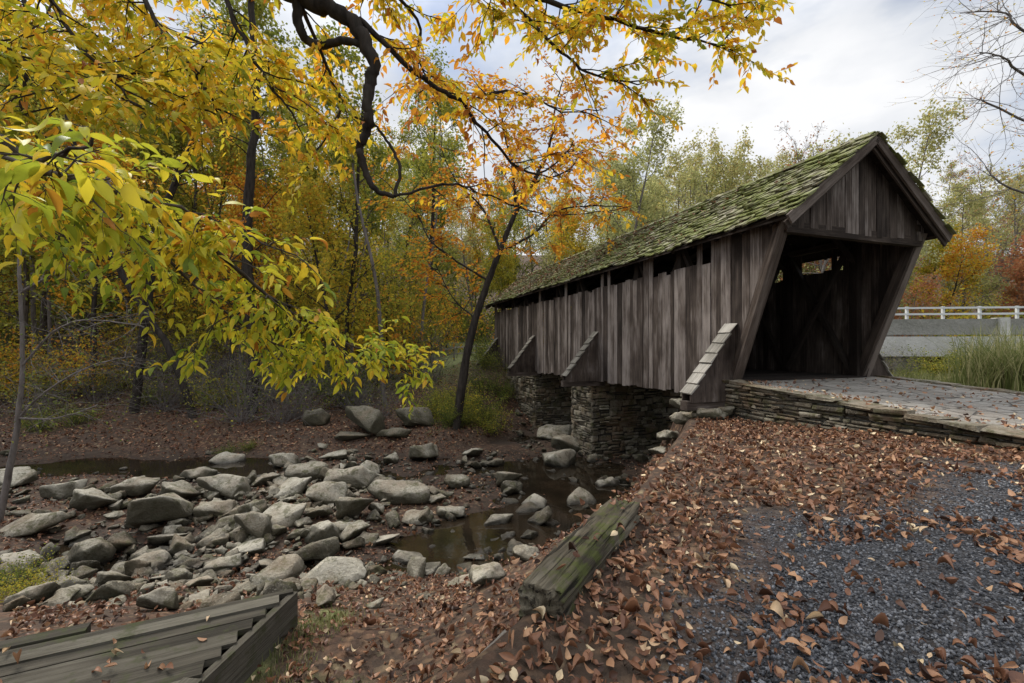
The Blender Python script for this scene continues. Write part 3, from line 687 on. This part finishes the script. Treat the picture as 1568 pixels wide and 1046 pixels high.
def tree_proto(name,h,tr,cs,spread,nl,ls,bark,leafmat,lev1=20,lean=.05,clump=.3,twigs=True):
    tb=Tubes(); sites=[]
    P,_=grow_path((0,0,-.4),(rng.normal(0,lean),rng.normal(0,lean),1),h,12,.045,.03); tb.add(P,tr*(1-np.linspace(0,1,13)**1.1*.92),8)
    for i in range(lev1):
        t=cs+(1-cs)*(i+rng.random())/lev1; f=t*12; k0=min(int(f),11); p=P[k0]+(P[k0+1]-P[k0])*(f-k0)
        az=i*2.4+rng.normal(0,.4); el=rng.uniform(.15,.9); d=(math.cos(az)*math.cos(el),math.sin(az)*math.cos(el),math.sin(el))
        L=spread*(1.15-.75*(t-cs)/(1-cs))*rng.uniform(.7,1.2)*(1.0 if t>cs+.12 else .7); r1=tr*(1-t*.9)*.42
        B,_=grow_path(p,d,L,6,.16,.07); tb.add(B,r1*(1-np.linspace(0,1,7)*.85)+.004,5)
        for j in range(6):
            tj=rng.uniform(.25,1); fj=tj*6; kj=min(int(fj),5); q=B[kj]+(B[kj+1]-B[kj])*(fj-kj)
            d2=(B[kj+1]-B[kj]); d2=d2/np.linalg.norm(d2)+rng.normal(0,.6,3); L2=L*rng.uniform(.3,.5)
            C,_=grow_path(q,d2,L2,4,.2,.05); tb.add(C,r1*.4*(1-np.linspace(0,1,5)*.8)+.003,4); sites+=list(C[1:])
            if twigs:
                for k2 in range(4):
                    q2=C[rng.integers(1,5)]; d3=rng.normal(0,1,3)+np.array([0,0,.3])+d2*.5; E,_=grow_path(q2,d3/np.linalg.norm(d3),L2*rng.uniform(.35,.6),3,.2,.03)
                    tb.add(E,np.array([.007,.006,.005,.003])*max(1,h/14),3); sites+=list(E[1:])
    sites=np.array(sites); ms=[tb.mesh(name+'_wood',bark)]
    if nl:
        w=rng.random(len(sites))**3; w/=w.sum(); ii=rng.choice(len(sites),nl,p=w); pos=sites[ii]+rng.normal(0,clump,(nl,3)); cl=rng.random(len(sites))
        rn=np.clip(cl[ii]*.45+rng.random(nl)*.4+.25*(pos[:,2]/h)-.05,0,1)
        nm=rdir(nl)*.8+np.array([0,0,.6]); V,T,r=scatter(TPLQ,pos,rdir(nl),nm,rng.uniform(.6,1.3,nl)*ls,rn)
        ms.append(arr_mesh(name+'_leaves',V,T,{'rnd':r},leafmat))
    return ms
def place(ms,name,loc,sc=1,rz=0,parent=None,sz=None):
    e=empty(name) if parent is None else None
    if e: e.location=loc; e.scale=(sc,sc,sz or sc); e.rotation_euler=(0,0,rz)
    for m in ms:
        o=bpy.data.objects.new(m.name,m)
        if e: link(o,e)
        else:
            link(o,parent); o.location=loc; o.scale=(sc,sc,sz or sc); o.rotation_euler=(0,0,rz)
PT={}
PT['olive1']=tree_proto('olive_tree',20,.24,.3,4.0,7500,.22,M_bark,L_grn,22)
PT['olive2']=tree_proto('green_tree',17,.18,.25,3.4,6500,.21,M_bark,L_grn,20)
PT['gold1']=tree_proto('gold_tree',19,.2,.3,4.0,6500,.22,M_bark,L_gold,20)
PT['gold2']=tree_proto('yellow_tree',13,.14,.25,3.0,5500,.2,M_barkd,L_gold,18)
PT['orange']=tree_proto('orange_tree',15,.17,.28,3.4,5500,.21,M_barkd,L_or,18)
PT['pale1']=tree_proto('pale_tree',20,.2,.25,4.2,6000,.24,M_twig,L_pale,24)
PT['pale2']=tree_proto('sparse_tree',18,.18,.3,4.0,2600,.24,M_twig,L_pale,26)
PT['bare']=tree_proto('bare_tree',20,.2,.25,4.2,500,.2,M_twig,L_rust,28)
PT['rust']=tree_proto('rust_tree',12,.13,.2,3.2,3500,.24,M_twig,L_rust,20)
PT['tall']=tree_proto('tall_trunk_tree',25,.32,.6,4.4,4500,.25,M_barkd,L_grn,14)
PT['pole']=tree_proto('slender_tree',18,.12,.62,2.2,1800,.22,M_twig,L_grn,9)
PT['under']=tree_proto('understory_tree',7,.06,.15,2.4,3600,.14,M_bark,L_grn,18)
PT['under2']=tree_proto('understory_gold_tree',6.5,.06,.15,2.4,3000,.14,M_barkd,L_gold,18)
def shrub_proto(name,h,nl,ls,mat,n=26,bark=None):
    tb=Tubes(); sites=[]
    for i in range(n):
        az=rng.random()*6.28; el=rng.uniform(.5,1.4); B,_=grow_path((rng.normal(0,.15),rng.normal(0,.15),-.1),(math.cos(az)*math.cos(el),math.sin(az)*math.cos(el),math.sin(el)),h*rng.uniform(.6,1.1),6,.15,-.02)
        tb.add(B,.012*(1-np.linspace(0,1,7)*.8),4); sites+=list(B[2:])
        for j in range(5):
            C,_=grow_path(B[rng.integers(2,7)],rng.normal(0,1,3)+np.array([0,0,.4]),h*.3,3,.2,0); tb.add(C,[.006,.005,.004,.003],3); sites+=list(C)
    sites=np.array(sites); ii=rng.integers(0,len(sites),nl); pos=sites[ii]+rng.normal(0,.12,(nl,3)); rn=np.clip(rng.random(len(sites))[ii]*.5+rng.random(nl)*.5,0,1)
    V,T,r=scatter(TPLQ,pos,rdir(nl),rdir(nl)*.8+np.array([0,0,.7]),rng.uniform(.6,1.3,nl)*ls,rn)
    return [tb.mesh(name+'_wood',bark or M_bark),arr_mesh(name+'_leaves',V,T,{'rnd':r},mat)]
SH=[shrub_proto('shrub_a',2.4,2200,.11,L_shrub),shrub_proto('shrub_b',3.4,2600,.12,L_gold,30),shrub_proto('shrub_c',1.6,2200,.08,L_shrub),shrub_proto('twiggy_shrub',3.0,350,.1,L_shrub,46,M_twig)]
def gz(x,y): return float(H(np.array(float(x)),np.array(float(y)),False))
FO=empty('distant_forest')
def zone(n,b0,b1,y0,y1,kinds,s0=.85,s1=1.15,pw=1):
    for i in range(n):
        y=y0+(y1-y0)*random.random()**pw; x=(b0+(b1-b0)*(i+random.random())/n)*y; k_=random.choice(kinds)
        s=random.uniform(s0,s1); place(PT[k_],k_,(x,y,gz(x,y)),s,random.random()*6.28,FO)
zone(11,-1.5,-.3,22,30,['olive2','gold1','gold2','tall','tall','olive2','orange'],.8,1.1)
zone(34,-1.4,-.2,22,40,['pole'],.8,1.2)
zone(22,-1.4,-.18,32,48,['olive1','olive2','gold1','gold2','tall','gold1','orange'],.9,1.2)
zone(26,-1.3,-.10,26,46,['under','under','under2'],.8,1.3)
zone(24,-1.3,-.08,50,75,['olive1','gold1','olive2','olive1'],.9,1.3)
zone(8,-.25,.12,38,52,['gold2','olive2','orange','pale2','pale1'],.7,.9)
zone(16,-.22,.35,52,80,['olive1','gold1','pale1','olive2'],.85,1.1)
zone(16,.16,.68,36,52,['pale1','olive2','pale1','pale2','gold2'],.85,1.05)
zone(16,.2,.75,52,75,['pale1','bare','pale2','olive1'],.95,1.25)
zone(20,.62,1.35,30,44,['bare','pale2','pale1','rust','gold2','bare','pale1'],.7,.95)
zone(20,.6,1.5,44,70,['bare','pale2','pale1','rust','bare','gold1'],.85,1.2)
zone(22,-1.6,1.6,85,130,['olive1','gold1','pale1','olive2'],1.1,1.5)
US=empty('forest_understory')
def shrubs(n,b0,b1,y0,y1,ks,s0,s1,par=US):
    for i in range(n):
        y=random.uniform(y0,y1); x=(b0+(b1-b0)*(i+random.random())/n)*y; m=SH[random.choice(ks)]
        if -2<uv_of(x,y)[1]<5.5 and uv_of(x,y)[0]<21: continue
        z=gz(x,y)
        if z<-3.95 : continue
        place(m,'shrub',(x,y,z),random.uniform(s0,s1),random.random()*6.28,par)
shrubs(42,-1.3,-.28,20,27,[0,3,3,3,1],.7,1.3)
shrubs(44,-1.3,-.14,27,42,[0,1,1,0,3],1.1,2.0)
shrubs(34,-1.2,-.05,42,60,[0,1],1.6,2.8)
shrubs(14,-.17,-.03,19.5,23,[0,2,2],.5,.8)
shrubs(10,-.1,.0,24,30,[0,2],.6,1.0)
shrubs(32,.7,1.35,26,40,[0,1,1,2],1,1.9)
shrubs(34,.72,1.3,15.5,21,[2,0,2,3],.35,.6)
shrubs(22,.05,.7,36,50,[0,1],1.4,2.2)
place(tree_proto('red_maple',6,.08,.15,2.0,1700,.17,M_twig,L_rust,16),'red_maple',(25.5,29,-1.5),.95)
for px,py,s in ((345,700,.35),(380,690,.3),(35,920,.28),(12,905,.35),(735,600,.8),(770,610,.8),(790,580,.7),(745,565,.9),(120,650,.7),(230,620,.8),(60,660,.7)):
    p=ground(px,py); place(SH[2],'green_shrub',tuple(p),s,random.random()*6)
def blades(name,N,cx,cy,rx,ry,h0,h1,w=.012,lean=.5,mat=L_grass):
    x=rng.normal(cx,rx,N); y=rng.normal(cy,ry,N); z=H(x,y,False); seg=4
    az=rng.random(N)*6.283; h=rng.uniform(h0,h1,N); ln=rng.uniform(.1,lean,N)*h; V=np.zeros((N,(seg+1)*2,3))
    for i in range(seg+1):
        t=i/seg; cxp=x+np.cos(az)*ln*t**2; cyp=y+np.sin(az)*ln*t**2; cz=z+h*t*(1-.25*t*ln/h); ww=w*(1-t*.85)
        for s_,o in ((0,-1),(1,1)): V[:,i*2+s_,0]=cxp-np.sin(az)*ww*o; V[:,i*2+s_,1]=cyp+np.cos(az)*ww*o; V[:,i*2+s_,2]=cz
    q=np.array([(2*i,2*i+1,2*i+3,2*i+2) for i in range(seg)]); T=(q[None]+(np.arange(N)*(seg+1)*2)[:,None,None]).reshape(-1,4)
    link(bpy.data.objects.new(name,arr_mesh(name,V.reshape(-1,3),T,{'rnd':np.repeat(rng.random(N),(seg+1)*2)},mat)))
blades('tall_grass',1000,12.7,11.7,.4,.4,1.0,2.0,.014,.9)
blades('tall_grass',500,13.8,12.8,.5,.4,.9,1.6,.014,.9)
blades('grass',2500,12.5,14,2.2,1.2,.15,.45,.008)
blades('moss_grass',900,-1.75,3.9,.12,.5,.03,.1,.004)
blades('weeds',700,11.0,12.3,1.0,.5,.2,.6,.012)
class LT:
    def __init__(s): s.tb=Tubes(); s.p=[];s.f=[];s.n=[];s.s=[];s.r=[]
    def limb(s,pts,r0,r1,nc=8,sub=6,wob=.02):
        pts=np.array(pts); out=[]
        for i in range(len(pts)-1):
            p0=pts[max(i-1,0)];p1=pts[i];p2=pts[i+1];p3=pts[min(i+2,len(pts)-1)]
            for t in np.linspace(0,1,sub,endpoint=False):
                out.append(.5*((2*p1)+(-p0+p2)*t+(2*p0-5*p1+4*p2-p3)*t*t+(-p0+3*p1-3*p2+p3)*t**3))
        out.append(pts[-1]); out=np.array(out)+rng.normal(0,wob*.3,(len(out),3)); s.tb.add(out,np.linspace(r0,r1,len(out))*rng.uniform(.93,1.07,len(out)),nc); return out
    def twig(s,p,d,L,nl,ls,hue,rad=.004,droop=-.08,hs=.2):
        P,_=grow_path(p,d,L,6,.12,droop); s.tb.add(P,rad*(1-np.linspace(0,1,7)*.6),4)
        for i in range(nl):
            t=(i+.6)/nl; f=t*6; k_=min(int(f),5); q=P[k_]+(P[k_+1]-P[k_])*(f-k_); dr=P[k_+1]-P[k_]; dr/=np.linalg.norm(dr)
            sd=np.cross(dr,(0,0,1)); sd/=np.linalg.norm(sd)+1e-6; sg=1 if i%2 else -1
            s.p.append(q); s.f.append(dr*.8+sd*sg*.8+rng.normal(0,.25,3)+np.array([0,0,-.35])); s.n.append(np.array([0,0,1])+rng.normal(0,.35,3)); s.s.append(ls*rng.uniform(.6,1.15)); s.r.append(np.clip(hue+rng.normal(0,hs),0,1))
    def populate(s,path,step,L2,ntw,Lt,nl,ls,hue,t0=0,droop=-.05,flat=.45,rad=.012,hs=.2):
        L=np.linalg.norm(np.diff(path,axis=0),axis=1).sum(); n=max(2,int(L/step))
        for i in range(n):
            t=t0+(1-t0)*(i+rng.random())/n; k_=min(int(t*(len(path)-1)),len(path)-2); p=path[k_]; dr=path[k_+1]-path[k_]; dr/=np.linalg.norm(dr)
            v=rng.normal(0,1,3); v[2]*=flat; v/=np.linalg.norm(v); d=dr*.5+v; d/=np.linalg.norm(d)
            B,_=grow_path(p,d,L2*rng.uniform(.5,1.2),6,.12,droop*.5); s.tb.add(B,rad*(1-np.linspace(0,1,7)*.75),5)
            h=hue+rng.normal(0,.08)
            for j in range(ntw):
                kk=rng.integers(1,7); v=rng.normal(0,1,3); v[2]*=flat; d2=(B[min(kk,6)]-B[kk-1]); d2=d2/np.linalg.norm(d2)+v*.8; s.twig(B[kk],d2/np.linalg.norm(d2),Lt*rng.uniform(.6,1.2),nl,ls,h,droop=droop,rad=rad*.35,hs=hs)
    def finish(s,name,bark,leaf,tpl):
        e=empty(name); link(bpy.data.objects.new('branches',s.tb.mesh(name+'_branches',bark)),e)
        if s.p:
            V,T,r=scatter(tpl,np.array(s.p),np.array(s.f),np.array(s.n),np.array(s.s),np.array(s.r),.25); link(bpy.data.objects.new('leaves',arr_mesh(name+'_leaves',V,T,{'rnd':r},leaf)),e)
W_=wp
t=LT(); TB=np.array([-7.2,4.6,-2.9])
t.limb([TB,TB+(.1,0,3),TB+(.3,.1,6.0),TB+(.9,.2,8.6),TB+(1.2,.3,12)],.3,.16,12)
m=t.limb([TB+(.4,.1,7.2),W_(60,-120,5),W_(330,-60,5),W_(455,-5,5),W_(520,20,5),W_(552,48,5),W_(572,100,5),W_(562,150,5),W_(566,190,5.05),W_(550,225,5.1),W_(560,262,5.1),W_(574,290,5.1),W_(604,302,5.2)],.115,.022,10,wob=.035)
t.limb([W_(455,-3,5),W_(458,40,5),W_(480,68,5.1),W_(530,62,5),W_(560,72,5)],.06,.035)
t.limb([W_(604,302,5.2),W_(612,255,5.3),W_(592,215,5.4),W_(574,192,5.4),W_(545,180,5.5)],.022,.012)
specs=[
 ([W_(604,300,5.2),W_(690,282,5.6),W_(750,300,6),W_(850,330,6.6),W_(970,315,7.2)],.018,.006,.6,.5,3,.35,5,.11,.6),
 ([W_(545,28,5),W_(650,120,5.3),W_(705,155,5.5),W_(745,205,5.8),W_(800,262,6.2),W_(850,250,6.5),W_(880,215,6.8)],.032,.008,.2,.8,5,.4,8,.12,.7),
 ([W_(705,155,5.5),W_(790,140,5.8),W_(860,170,6.2),W_(930,165,6.6)],.018,.007,.22,.7,4,.4,7,.11,.68),
 ([W_(330,-60,5),W_(560,-50,5.2),W_(760,-20,5.4),W_(900,20,5.6),W_(1010,50,5.8),W_(1110,70,6)],.055,.010,.14,.8,6,.4,9,.12,.45),
 ([W_(760,-20,5.4),W_(840,60,5.5),W_(900,110,5.6),W_(985,130,5.8)],.025,.008,.18,.7,5,.4,8,.12,.48),
 ([W_(900,-40,5.2),W_(1020,-20,5.2),W_(1120,10,5.3)],.03,.008,.18,.6,5,.4,8,.12,.5),
 ([W_(330,-60,5),W_(360,30,4.8),W_(400,110,4.8),W_(450,180,4.9)],.03,.008,.14,.8,6,.4,9,.125,.42),
 ([W_(200,-80,5),W_(230,20,4.7),W_(290,100,4.6),W_(340,190,4.6)],.03,.008,.14,.9,6,.4,9,.125,.38),
 ([W_(60,-120,5),W_(80,0,4.6),W_(140,90,4.4),W_(220,170,4.3)],.03,.008,.16,.9,6,.4,9,.125,.36),
 ([W_(-200,-60,5),W_(-40,40,4.6),W_(60,110,4.4),W_(130,190,4.4)],.03,.008,.17,.8,6,.4,9,.125,.34),
 ([W_(455,0,5),W_(500,100,5.6),W_(520,170,5.8),W_(480,235,6)],.025,.008,.2,.7,5,.4,8,.12,.5),
 ([W_(560,-50,5.2),W_(640,30,5.8),W_(640,90,6.2),W_(670,160,6.4)],.025,.008,.14,.8,5,.4,8,.12,.64),
 ([W_(-300,-200,7),W_(100,-60,7),W_(250,40,7),W_(420,110,7.4)],.05,.01,.22,1.1,6,.5,9,.13,.45),
 ([W_(0,-100,7),W_(50,60,6.5),W_(30,160,6.5),W_(90,230,6.6)],.04,.01,.22,1.0,6,.5,9,.13,.38),
]
for pts,r0,r1,step,L2,ntw,Lt,nl,ls,hue in specs:
    pa_=t.limb(pts,r0,r1,7,wob=.04); t.populate(pa_,step,L2,ntw,Lt,nl,ls,hue,.05,rad=.01)
t.finish('beech_tree',M_barkd,L_can,TPL6)
t=LT()
TB2=np.array([-4.6,1.6,-2.6]); t.limb([TB2,TB2+(0,0,2),TB2+(.1,0,4.2),TB2+(.2,.1,6)],.09,.04,10)
for pts,r0,r1,step,L2,ntw,Lt,nl,ls,hue in [
 ([TB2+(0,0,3.6),W_(-120,190,1.7),W_(60,262,1.8),W_(200,300,2.05),W_(330,385,2.4),W_(450,480,2.9),W_(560,540,3.4),W_(640,575,3.8)],.022,.004,.08,.30,3,.22,7,.085,.5),
 ([TB2+(0,0,3.4),W_(-100,230,1.9),W_(40,240,2.1),W_(180,330,2.4),W_(300,440,2.7),W_(400,520,3.0),W_(480,560,3.3)],.016,.004,.1,.30,3,.22,7,.085,.45),
 ([W_(-120,190,1.7),W_(0,240,1.5),W_(90,240,1.45),W_(150,215,1.4)],.01,.004,.16,.15,2,.15,4,.10,.45),
 ([TB2+(0,0,3.0),W_(-100,310,2.2),W_(20,330,2.5),W_(120,370,2.7)],.014,.004,.15,.3,3,.22,6,.085,.4),
 ([W_(200,300,2.05),W_(310,330,2.2),W_(400,370,2.4),W_(470,400,2.5)],.008,.003,.13,.2,2,.2,5,.095,.55),
]:
    pa_=t.limb(pts,r0,r1,6); t.populate(pa_,step,L2,ntw,Lt,nl,ls,hue,.25,droop=-.09,rad=.005,hs=.22)
t.finish('beech_sapling',M_bark,L_fore,TPLF)
t=LT(); g0=ground(697,657); Yd=g0[1]
t.limb([g0-(0,0,.3),W_(712,560,Yd),W_(728,490,Yd),W_(748,430,Yd),W_(765,385,Yd),W_(790,325,Yd)],.2,.1,10)
for pts,r0,r1 in [
 ([W_(790,325,Yd),W_(815,280,Yd),W_(838,235,Yd),W_(850,170,Yd),W_(862,120,Yd)],.1,.02),
 ([W_(790,325,Yd),W_(785,260,Yd+.5),W_(770,190,Yd+.8),W_(760,130,Yd+1)],.07,.02),
 ([W_(765,385,Yd),W_(815,360,Yd-.6),W_(850,325,Yd-1),W_(905,315,Yd-1.5),W_(970,318,Yd-2)],.06,.015),
 ([W_(748,430,Yd),W_(700,400,Yd-.5),W_(660,370,Yd-1),W_(640,330,Yd-1),W_(600,290,Yd-1.2)],.05,.012),
 ([W_(765,385,Yd),W_(740,320,Yd+.5),W_(700,280,Yd+1),W_(672,220,Yd+1)],.06,.015),
 ([W_(815,280,Yd),W_(870,260,Yd),W_(905,210,Yd+.5)],.05,.012),
 ([W_(728,490,Yd),W_(690,450,Yd+.4),W_(665,400,Yd+.6)],.04,.012)]:
    pa_=t.limb(pts,r0,r1,7,wob=.06); t.populate(pa_,.36,1.9,6,.9,9,.21,.6,.15,droop=.0,flat=.7,rad=.02)
t.finish('orange_creekside_tree',M_barkd,L_or,TPLQ)
for base,path,r0 in ((ground(300,640),[(262,540),(205,450),(160,370),(120,250),(90,120)],.17),(ground(385,632),[(388,500),(378,380),(384,260),(392,150),(385,0)],.28),(ground(528,622),[(530,500),(545,380),(548,260),(560,120)],.12),(ground(205,632),[(225,480),(250,330),(300,200),(310,50)],.2)):
    t=LT(); Yd=base[1]; pts=[base-(0,0,.3)]+[W_(a,b,Yd) for a,b in path]; p_=t.limb(pts,r0,r0*.5,9,wob=.08)
    t.populate(p_,1.1,2.4,5,.9,7,.2,.45,.35,droop=0,flat=.7,rad=.035)
    t.finish('forest_edge_tree',M_barkd,L_gold,TPLQ)
t=LT(); g0=ground(-5,800); Yd=g0[1]
t.limb([g0-(0,0,.2),W_(14,720,Yd),W_(28,640,Yd),W_(34,540,Yd),W_(30,400,Yd),W_(40,250,Yd)],.07,.02,8)
for pts in ([W_(28,640,Yd),W_(70,600,Yd),W_(140,560,Yd),W_(210,545,Yd)],[W_(34,560,Yd),W_(80,510,Yd),W_(130,490,Yd),W_(220,500,Yd)],[W_(28,640,Yd),W_(90,640,Yd),W_(150,620,Yd+.5)],[W_(30,450,Yd),W_(80,420,Yd),W_(120,400,Yd)]):
    pa_=t.limb(pts,.03,.008,6); t.populate(pa_,.1,.8,5,.5,1,.08,.3,.1,droop=.0,flat=.8,rad=.008)
t.finish('bare_sapling',M_twig,L_shrub,TPL6)
t=LT(); TB3=np.array([17.5,10.5,-1.2]); t.limb([TB3,TB3+(0,0,4),TB3+(-.3,0,8),TB3+(-.4,0,13)],.22,.1,10)
for pts in ([TB3+(0,0,4),W_(1560,180,10),W_(1500,150,10)],[TB3+(-.2,0,6),W_(1590,60,10),W_(1540,20,10),W_(1470,20,10)],[TB3+(-.3,0,8),W_(1560,-60,10),W_(1490,-60,10)],[TB3+(0,0,3),W_(1580,300,10),W_(1510,260,10)],[TB3+(0,0,5),W_(1600,130,10),W_(1540,90,9.5),W_(1500,80,9.5)]):
    pa_=t.limb(pts,.04,.008,6); t.populate(pa_,.3,1.2,6,.6,1,.07,.6,.2,droop=.02,flat=.9,rad=.008)
t.finish('bare_roadside_tree',M_twig,L_gold,TPL6)
fb=MB(); 
for i in range(9):
    p=np.array([-9+i*1.6,33.,0]); p[2]=gz(p[0],p[1]); fb.beam(p,p+(0,0,1.1),.1,.1,up=(0,1,0))
    if i<8:
        q_=np.array([-9+(i+1)*1.6,33.,0]); q_[2]=gz(q_[0],q_[1])
        for h_ in (.5,.95): fb.beam(p+(0,0,h_),q_+(0,0,h_),.05,.1)
fb.obj('rail_fence',M_grey)
# ---------------------------------------------------------------- world / light / camera
w=bpy.data.worlds.new('World'); scene.world=w; w.use_nodes=True; nt=w.node_tree; nt.nodes.clear()
SE=math.radians(45); SAZ=math.radians(-50)
nn=nt.nodes.new; L=nt.links.new
o=nn('ShaderNodeOutputWorld'); bg=nn('ShaderNodeBackground'); sk=nn('ShaderNodeTexSky'); sk.sky_type='NISHITA'; sk.sun_disc=False; sk.sun_elevation=SE; sk.sun_rotation=SAZ
tc=nn('ShaderNodeTexCoord'); mp=nn('ShaderNodeMapping'); mp.inputs['Scale'].default_value=(1,1,2.4); nz_=nn('ShaderNodeTexNoise'); nz_.inputs['Scale'].default_value=1.7; nz_.inputs['Detail'].default_value=6; nz_.inputs['Roughness'].default_value=.55
rp=nn('ShaderNodeValToRGB'); rp.color_ramp.elements[0].position=.34; rp.color_ramp.elements[1].position=.54
n2=nn('ShaderNodeTexNoise'); n2.inputs['Scale'].default_value=3; n2.inputs['Detail'].default_value=5
rc=nn('ShaderNodeValToRGB'); rc.color_ramp.elements[0].position=.35; rc.color_ramp.elements[0].color=(.62,.66,.73,1); rc.color_ramp.elements[1].position=.62; rc.color_ramp.elements[1].color=(.95,.955,.97,1)
sx=nn('ShaderNodeSeparateXYZ'); mr=nn('ShaderNodeMapRange'); mr.inputs[1].default_value=.5; mr.inputs[2].default_value=1.0; mr.inputs[3].default_value=7.0; mr.inputs[4].default_value=20
ml_=nn('ShaderNodeVectorMath'); ml_.operation='SCALE'
mx=nn('ShaderNodeMix'); mx.data_type='RGBA'
L(tc.outputs['Generated'],sx.inputs[0]); L(sx.outputs[2],mr.inputs[0]); L(mr.outputs[0],ml_.inputs[3])
L(tc.outputs['Generated'],mp.inputs[0]); L(mp.outputs[0],nz_.inputs['Vector']); L(mp.outputs[0],n2.inputs['Vector']); L(nz_.outputs['Fac'],rp.inputs[0]); L(n2.outputs['Fac'],rc.inputs[0]); L(rc.outputs[0],ml_.inputs[0])
L(rp.outputs[0],mx.inputs[0]); L(sk.outputs[0],mx.inputs[6]); L(ml_.outputs[0],mx.inputs[7]); L(mx.outputs[2],bg.inputs[0]); bg.inputs[1].default_value=.15; L(bg.outputs[0],o.inputs[0])
sl_=bpy.data.lights.new('sun','SUN'); sl_.energy=3.8; sl_.angle=math.radians(20); sl_.color=(1,.95,.86); so=link(bpy.data.objects.new('sun',sl_))
dv=Vector((math.sin(SAZ)*math.cos(SE),math.cos(SAZ)*math.cos(SE),math.sin(SE))); so.rotation_euler=dv.to_track_quat('Z','Y').to_euler(); so.location=(0,0,30)
cam=bpy.data.cameras.new('camera'); cam.lens=16; cam.sensor_width=36; cam.shift_y=7/1568; cam.clip_start=.05; cam.clip_end=2000
co=link(bpy.data.objects.new('camera',cam)); co.location=(0,0,0); co.rotation_euler=(math.pi/2,0,0); scene.camera=co
scene.view_settings.view_transform='Standard'; scene.view_settings.look='None'; scene.view_settings.exposure=0
print('objects',len(bpy.data.objects))
